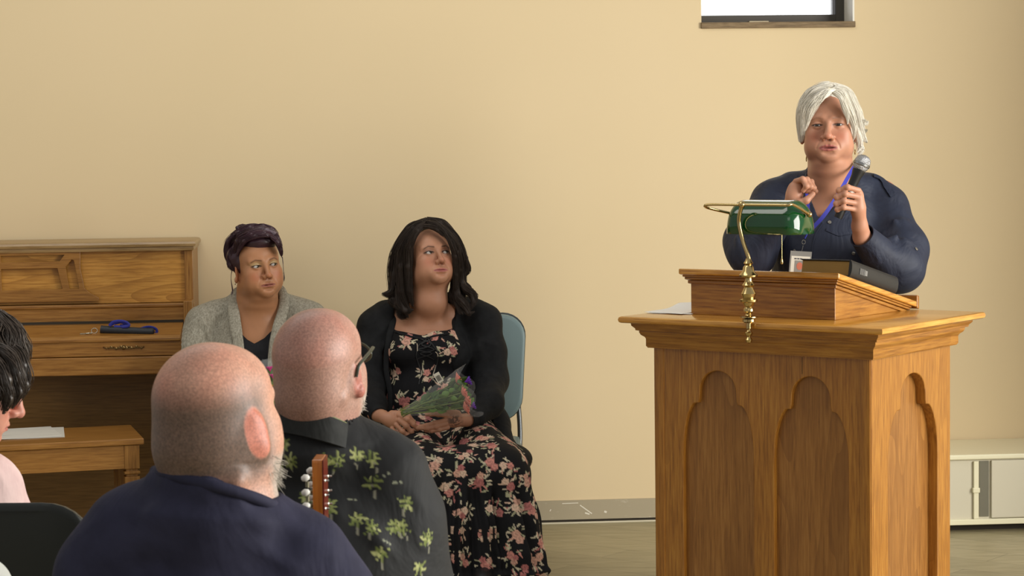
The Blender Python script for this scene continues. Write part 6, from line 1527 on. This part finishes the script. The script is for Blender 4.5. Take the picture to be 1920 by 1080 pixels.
# shirt with palms
fs = []
for a_, b_, w_, h_ in (((620, 860), (640, 1000), .016, .006), ((560, 860), (560, 980), .016, .006), ((700, 880), (790, 1020), .016, .007), ((660, 900), (730, 1060), .018, .006), ((690, 1000), (800, 1070), .014, .007), ((740, 900), (800, 960), .012, .006), ((620, 1000), (660, 1080), .015, .006)):
    for d_ in (-.14, -.09, -.03): fs.append((S4(a_[0], a_[1], d_), S4(b_[0], b_[1], d_), w_, h_))
F_ = Field((c4[0]-.33, D4-.22, .42), (c4[0]+.34, D4+.34, 1.13), .0042)
F_.ell((c4[0], D4+.03, .76), (.205, .145, .22), k=0); F_.ell((c4[0]+.005, D4+.05, .56), (.222, .17, .19), k=.06)
F_.ell(S4(596, 838, .03), (.115, .070, .036), k=.06)
F_.chain([S4(505, 830, .03), S4(450, 870, .04), S4(425, 960, .05), (c4[0]-.20, D4+.10, .66), (c4[0]-.16, D4+.20, .60)], [.055, .068, .070, .064, .055], k=.04)
F_.chain([S4(684, 850, .03), S4(722, 888, .03), S4(748, 970, .04), (c4[0]+.185, D4+.10, .64), (c4[0]+.16, D4+.20, .60)], [.055, .070, .074, .070, .055], k=.04)
F_.cone(S4(590, 786, .013), S4(594, 820, .02), .074, .10, k=.03)
F_.cone(S4(592, 740, .015), S4(592, 790, .015), .073, .072, k=.004, mode='s')
F_.disp(lambda P: folds(P, fs)+.003*wob(P, 2.8, 71, 3))
V, F = F_.mesh(); Nn = vnormals(V, F); C = np.tile(lin(36, 37, 38), (len(V), 1))*(1+.06*wob(V, 6, 3, 2))[:, None]
def palm(rg, sc=1.0, trunk=True):
    n = rg.randint(7, 9); a0 = rg.rand()*6; L_ = [.021*sc*(.8+.35*rg.rand()) for _ in range(n)]; tr = rg.uniform(-.5, .5); gg = [lin(*c) for c in ((150, 158, 96), (124, 134, 72), (176, 180, 120), (110, 122, 64))]
    gc = [gg[rg.randint(4)] for _ in range(n)]
    def m(u, v, C):
        C = C.copy()
        if trunk:
            t = np.clip(-v/(.034*sc), 0, 1); d = np.abs(u-tr*.012*np.sin(t*2)); C = lerpc(C, lin(150, 148, 128), ((v < 0) & (v > -.034*sc) & (d < .0014)).astype(float)*.8)
        for i in range(n):
            a = a0+i*2*PI/n; p = u*math.cos(a)+v*math.sin(a); q_ = -u*math.sin(a)+v*math.cos(a)+.25*p*p/L_[i]; t = np.clip(p/L_[i], 0, 1)
            w = .0040*sc*np.sin(PI*(t*.85+.12))**.8*(.75+.25*np.sign(np.sin(p*1300)))
            C = lerpc(C, gc[i], ((p > 0) & (p < L_[i]) & (np.abs(q_) < w)).astype(float)*.92)
        return C
    return m
rg = np.random.RandomState(3)
for px, py in ((618, 866), (641, 867), (696, 901), (677, 850), (697, 853), (671, 966), (700, 986), (767, 941), (743, 982), (760, 992), (720, 1043), (793, 1066), (616, 943), (507, 907), (526, 830), (541, 870), (513, 870), (655, 1035), (570, 925), (640, 1075), (809, 1010), (575, 1010)):
    i = stamp_view(V, Nn, px, py, 8)
    if i is not None: stamp(V, Nn, C, i, palm(rg, .80), .040, rg.uniform(-.4, .4))
for px, py in ((633, 808), (557, 790), (725, 888), (750, 905), (590, 960), (660, 930), (730, 1010)):
    i = stamp_view(V, Nn, px, py, 8)
    if i is not None: stamp(V, Nn, C, i, lambda u, v, C: lerpc(C, lin(160, 164, 140), ((np.abs(v-.15*u) < .0016) & (np.abs(u) < .010) & (np.sin(u*900) > -.6)).astype(float)*.75), .02, rg.uniform(-.8, .8))
M_palm = vcol('palm_print_cotton', .72, .25, 900, .12, wr=.7); sh4 = qmesh('shirt', V-r4, F, M_palm, m2, C)
cp_ = spline([S4(519, 756, .0), S4(533, 758, -.044), S4(572, 766, -.066), S4(614, 779, -.066), S4(645, 792, -.038), S4(657, 799, .012), S4(640, 790, .060), S4(590, 770, .084), S4(538, 757, .055), S4(519, 756, .0)], 7)
cc_ = S4(589, 775, .012); rs = []
for p_ in cp_:
    o_ = p_-cc_; o_[2] = 0; o_ /= np.linalg.norm(o_); q0 = p_-r4; rs.append([q0-o_*.002, q0+o_*.003, q0+o_*.014+np.array([0, 0, -.047]), q0+o_*.004+np.array([0, 0, -.050])])
mb = MB(); mb.rings(rs, cap=False); mb.build('collar', cloth('black_collar_cotton', lin(40, 41, 40), lin(48, 49, 48), 40, .75), sh4, smooth=50)
mb = MB(); mb.tube([p_-r4+np.array([0, 0, .001]) for p_ in cp_], .0013, 6); mb.build('collar_piping', newmat('olive_piping', lin(104, 108, 66), .6), sh4, smooth=60)
F_ = Field((c4[0]-.30, D4-.15, .08), (c4[0]+.30, D4+.66, .62), .010)
F_.ell((c4[0], D4+.06, .46), (.19, .17, .11), k=0)
for s in (-1, 1): F_.chain([(c4[0]+s*.09, D4+.06, .47), (c4[0]+s*.12, D4+.48, .46), (c4[0]+s*.12, D4+.51, .11)], [.100, .080, .066], k=.03)
V, F = F_.mesh(); qmesh('trousers', V-r4, F, cloth('khaki_trousers', lin(92, 84, 62), lin(108, 98, 74), 30), m2)
for s in (-1, 1):
    cx_ = c4[0]+s*.12; F_ = Field((cx_-.06, D4+.42, -.005), (cx_+.06, D4+.74, .12), .005); F_.ell((cx_, D4+.57, .045), (.048, .13, .048), k=0); F_.box((cx_, D4+.57, .012), (.044, .125, .012), .008, k=.01)
    V, F = F_.mesh(); qmesh('shoe', V-r4, F, M_shoe, m2)

# ================================================================== PERSON AT THE LEFT EDGE
D5 = 4.42; S5 = lambda px, py, d=0: W(px, py, D5+d); SKIN5 = lin(200, 142, 122)
T5 = TM(S5(-52, 708), rx=22, ry=0, rz=104, s=1.03)
F_ = Field(S5(-150, 930)-[0.0, .14, 0], S5(60, 600)+[0.01, .14, 0], .0028)
head(F_, T5, fat=.3, chin2=.2, nose=1.0, masc=.5, neck=False)
F_.cone(S5(-70, 770, .0), S5(-95, 850, .0), .055, .062, k=.04)
V, F = F_.mesh(); C = face_color(V, T5, SKIN5, lin(176, 100, 96)); parts = [(V, F, C, 0)]+eyes(T5, (0, -1, -.3))
c5 = S5(-110, 1000); F_ = Field((c5[0]-.32, D5-.2, 0), (c5[0]+.3, D5+.7, .95), .014)
F_.ell((c5[0], D5, .72), (.13, .09, .17), k=.05); F_.ell((c5[0], D5+.02, .54), (.14, .10, .14), k=.05)
for s in (-1, 1):
    F_.chain([(c5[0]+s*.09, D5+.02, .82), (c5[0]+s*.12, D5+.10, .60), (c5[0]+s*.10, D5+.24, .55)], [.035, .03, .026], k=.03); F_.ell((c5[0]+s*.08, D5+.32, .53), (.035, .05, .02), k=.02)
    F_.chain([(c5[0]+s*.09, D5+.04, .47), (c5[0]+s*.11, D5+.46, .46), (c5[0]+s*.11, D5+.48, .08)], [.075, .058, .04], k=.03); F_.ell((c5[0]+s*.11, D5+.54, .05), (.04, .09, .035), k=.02)
V, F = F_.mesh(); parts.append((V, F, np.tile(SKIN5, (len(V), 1)), 0)); V, F, C, Mi = joinq(parts); r5 = np.array([c5[0], D5, 0])
m3 = qmesh('person', V-r5, F, [M_skin, M_eye], None, C, Mi); m3.location = r5
tag(m3, 'dark haired person in pale pink top bowing their head at the left edge', 'person')
F_ = Field((c5[0]-.3, D5-.24, .42), (c5[0]+.32, D5+.36, 1.02), .006)
F_.ell((c5[0], D5, .73), (.165, .125, .19), k=0); F_.ell((c5[0], D5+.02, .54), (.17, .14, .15), k=.05); F_.ell(S5(-100, 885), (.12, .075, .045), k=.05)
F_.chain([S5(-40, 898, .0), S5(-15, 925, .02), S5(10, 985, .05), (c5[0]+.16, D5+.12, .60), (c5[0]+.12, D5+.22, .56)], [.050, .058, .055, .05, .042], k=.04)
F_.chain([S5(-170, 898, .0), S5(-205, 925, .02), S5(-225, 985, .05), (c5[0]-.16, D5+.12, .60), (c5[0]-.12, D5+.22, .56)], [.045, .055, .055, .05, .042], k=.04)
F_.cone(S5(-85, 840), S5(-98, 880), .066, .08, k=.02); F_.cone(S5(-70, 770), S5(-93, 850), .06, .064, k=.004, mode='s')
fs5 = [(S5(-10, 860, -.05), S5(30, 930, -.05), .012, .007), (S5(-30, 870, -.07), S5(10, 960, -.07), .012, .007)]
F_.disp(lambda P: folds(P, fs5)+.004*wob(P, 4, 81, 3))
V, F = F_.mesh(); qmesh('top', V-r5, F, cloth('pale_pink_cotton', lin(206, 176, 174), lin(220, 194, 190), 12, .8), m3)
F_ = Field((c5[0]-.28, D5-.15, .08), (c5[0]+.28, D5+.64, .6), .011); F_.ell((c5[0], D5+.05, .46), (.17, .15, .10), k=0)
for s in (-1, 1): F_.chain([(c5[0]+s*.09, D5+.05, .47), (c5[0]+s*.11, D5+.46, .46), (c5[0]+s*.11, D5+.49, .11)], [.09, .072, .058], k=.03)
V, F = F_.mesh(); qmesh('trousers', V-r5, F, cloth('grey_trousers', lin(60, 60, 64), lin(74, 74, 78), 30), m3)
HB = np.array(lin(58, 48, 40)); hp = []
F_ = Field(xf(T5, [(0, 0, 0)])[0]-.16, xf(T5, [(0, 0, 0)])[0]+.16, .004); F_.ell((0, .016, .040), (.084, .100, .084), k=0, T=T5); F_.ell((0, .045, -.02), (.076, .068, .06), k=.03, T=T5); F_.ell((0, -.085, -.045), (.080, .075, .070), k=.01, mode='s', T=T5); F_.ell((0, -.03, -.08), (.08, .06, .045), k=.01, mode='s', T=T5)
F_.disp(lambda P: .003*wob(P, 9, 91, 3)); V, F = F_.mesh(); hp.append((V, F, np.tile(HB*.8, (len(V), 1)), 0))
rg = np.random.RandomState(31)
for i in range(64):
    az = (i/64)*2*PI; el = .2+1.0*rg.rand(); d0 = lambda e, a: np.array([.082*math.sin(a)*math.cos(e), .014-.098*math.cos(a)*math.cos(e), .040+.086*math.sin(e)])*np.array([1.02, 1.02, 1.02])
    e0 = 1.4; e1 = -.15 if abs(math.sin(az)) > .45 or math.cos(az) < 0 else .12
    pts = [xf(T5, [d0(e0+(e1-e0)*t, az+.35*t+.1*rg.randn())*(1+.05*rg.rand())])[0] for t in (0, .25, .5, .75, 1)]
    v_, f_, c_ = lock(pts, [.012, .015, .015, .012, .004], 26, HB, 500+i, .0010, wave=.0015, var=.2); hp.append((v_, f_, c_, 0))
for j, (p_, r_, n_) in enumerate([([S5(-30, 640, -.03), S5(15, 652, -.04), S5(42, 685, -.045), S5(46, 722, -.045), S5(38, 748, -.05)], [.012, .016, .014, .012, .004], 130),
  ([S5(-40, 645, -.06), S5(5, 662, -.08), S5(30, 700, -.085), S5(34, 735, -.08), S5(24, 766, -.075)], [.012, .018, .018, .014, .004], 150),
  ([S5(-50, 650, -.08), S5(-15, 672, -.10), S5(10, 712, -.105), S5(14, 748, -.10), S5(6, 776, -.09)], [.012, .018, .018, .015, .004], 150),
  ([S5(-60, 660, -.09), S5(-30, 690, -.11), S5(-10, 730, -.11), S5(-8, 775, -.10)], [.014, .02, .02, .006], 140)]):
    v_, f_, c_ = lock(p_, r_, n_, HB, 700+j, .0010, wave=.0015, var=.2); hp.append((v_, f_, c_, 0))
    F_ = Field(np.min(p_, 0)-.03, np.max(p_, 0)+.03, .005); F_.chain(p_, [max(q*.7, .003) for q in r_], k=.01); v_, f_ = F_.mesh(); hp.append((v_, f_, np.tile(HB*.8, (len(v_), 1)), 0))
V, F, C, Mi = joinq(hp); qmesh('hair', V-r5, F, hairmat('dark_hair', .34, .5), m3, C)
# white cloth lying over the near edge of the row, just inside the corner
F_ = Field(W(-110, 1140, 3.85)-[0, .1, 0], W(30, 1040, 3.85)+[0, .1, 0], .004); F_.ell(W(-38, 1105, 3.85), (.052, .05, .062), k=0); F_.cone(W(-38, 1105, 3.85), W(-60, 1200, 3.85), .05, .06, k=.02)
F_.disp(lambda P: .003*wob(P, 6, 11, 3)); V, F = F_.mesh(); rc = W(-38, 1105, 3.85)
o = qmesh('folded_cloth', V-rc, F, newmat('white_cotton', lin(226, 228, 220), .85)); o.location = rc; tag(o, 'rounded white cloth edge showing at the very bottom left corner', 'cloth')

# ================================================================== GUITAR (only its head shows above the navy shoulder)
gx, gy = W(601, 900, 3.66)[:2]
gt = empty('guitar', (gx, gy, 0), R(-1), 'amber guitar headstock with pearl tuner buttons upright behind the navy shoulder', 'guitar')
M_amb = wood('amber_headstock_wood', lin(150, 84, 26), lin(184, 108, 38), lin(200, 126, 50), 'Z', .25, .2, 6, .5, 1); M_red = newmat('dark_red_veneer', lin(104, 34, 20), .25); M_pearl = newmat('pearl', lin(236, 234, 226), .2, spec=.7); M_fb = newmat('dark_fingerboard', lin(52, 34, 24), .4)
zt = W(601, 857, 3.66)[2]; zb_ = zt-.19
mb = MB(); rs = [[(-.010, -.034*w, z), (.0065, -.034*w, z), (.0065, .034*w, z), (-.010, .034*w, z)] for z, w in ((zb_-.02, .68), (zb_, .95), (zb_+.08, 1.0), (zt-.004, 1.0), (zt, .97))]
mb.rings(rs); mb.build('headstock', M_amb, gt, bevel=.001)
mb = MB(); rs = [[(.0068, -.034*w, z), (.0088, -.034*w, z), (.0088, .034*w, z), (.0068, .034*w, z)] for z, w in ((zb_-.02, .68), (zb_, .95), (zb_+.08, 1.0), (zt-.001, 1.0))]
mb.rings(rs); mb.build('face_veneer', M_red, gt)
for sy in (-1, 1):
    for i, py in enumerate((889, 916, 941)):
        z = W(601, py, 3.66)[2]; tn = MB(); tn.lathe([(.0001, -.0075), (.004, -.006), (.0062, 0), (.004, .006), (.0001, .0075)], 14, TM((-.0205, sy*.040, z), ry=72)); b = tn.build('tuner_button', M_pearl, gt, smooth=60)
        tn = MB(); tn.tube([(-.018, sy*.034, z-.007), (-.018, sy*.034, z-.016)], .0032, 8); tn.tube([(-.018, sy*.038, z-.001), (-.012, sy*.028, z-.001)], .0022, 8); tn.build('tuner_gear', newmat('aged_gear', lin(150, 146, 120), .4, .7) if 'M_gear' not in globals() else M_gear, gt, smooth=60)
        tn = MB(); z2 = W(607, py+8, 3.66)[2]; tn.tube([(.008, sy*.024, z2), (.0165, sy*.024, z2)], .0018, 8); tn.lathe([(.0001, -.001), (.0035, 0), (.0001, .003)], 10, TM((.0100, sy*.024, z2), ry=90)); tn.build('string_post', M_steel, gt, smooth=60)
mb = MB(); rs = []
for z, w, d_ in ((zb_-.02, .022, .020), (zb_-.25, .024, .022), (.44, .027, .024)): rs.append([(.004-d_*math.sin(a_), -w*math.cos(a_), z) for a_ in np.linspace(0, PI, 10)])
mb.rings(rs); mb.build('neck', M_amb, gt, smooth=50)
lb(.004, .010, -.024, .024, .36, zb_-.02).build('fingerboard', M_fb, gt, bevel=.001)
ol = []
for t_ in np.linspace(0, 2*PI, 60, endpoint=False):
    z = .22-.20*math.cos(t_); wy = (.118 if t_ < 0 else .13)*abs(math.sin(t_))**.75; w_ = wy*(1-.28*math.exp(-((z-.27)/.05)**2))*(1 if z < .25 else .84); ol.append((math.copysign(w_, math.sin(t_)), z))
mb = MB(); mb.rings([[(x, y*s_, z) for y, z in ol] for x, s_ in ((-.085, .96), (-.080, 1), (-.004, 1), (.000, .98))]); mb.build('body', M_amb, gt, smooth=40)
for i in range(6): mb = MB(); y_ = -.018+.0072*i; mb.tube([(.011, y_*.8, zb_), (.013, y_, .16)], .0005, 4); mb.build('string', M_steel, gt)
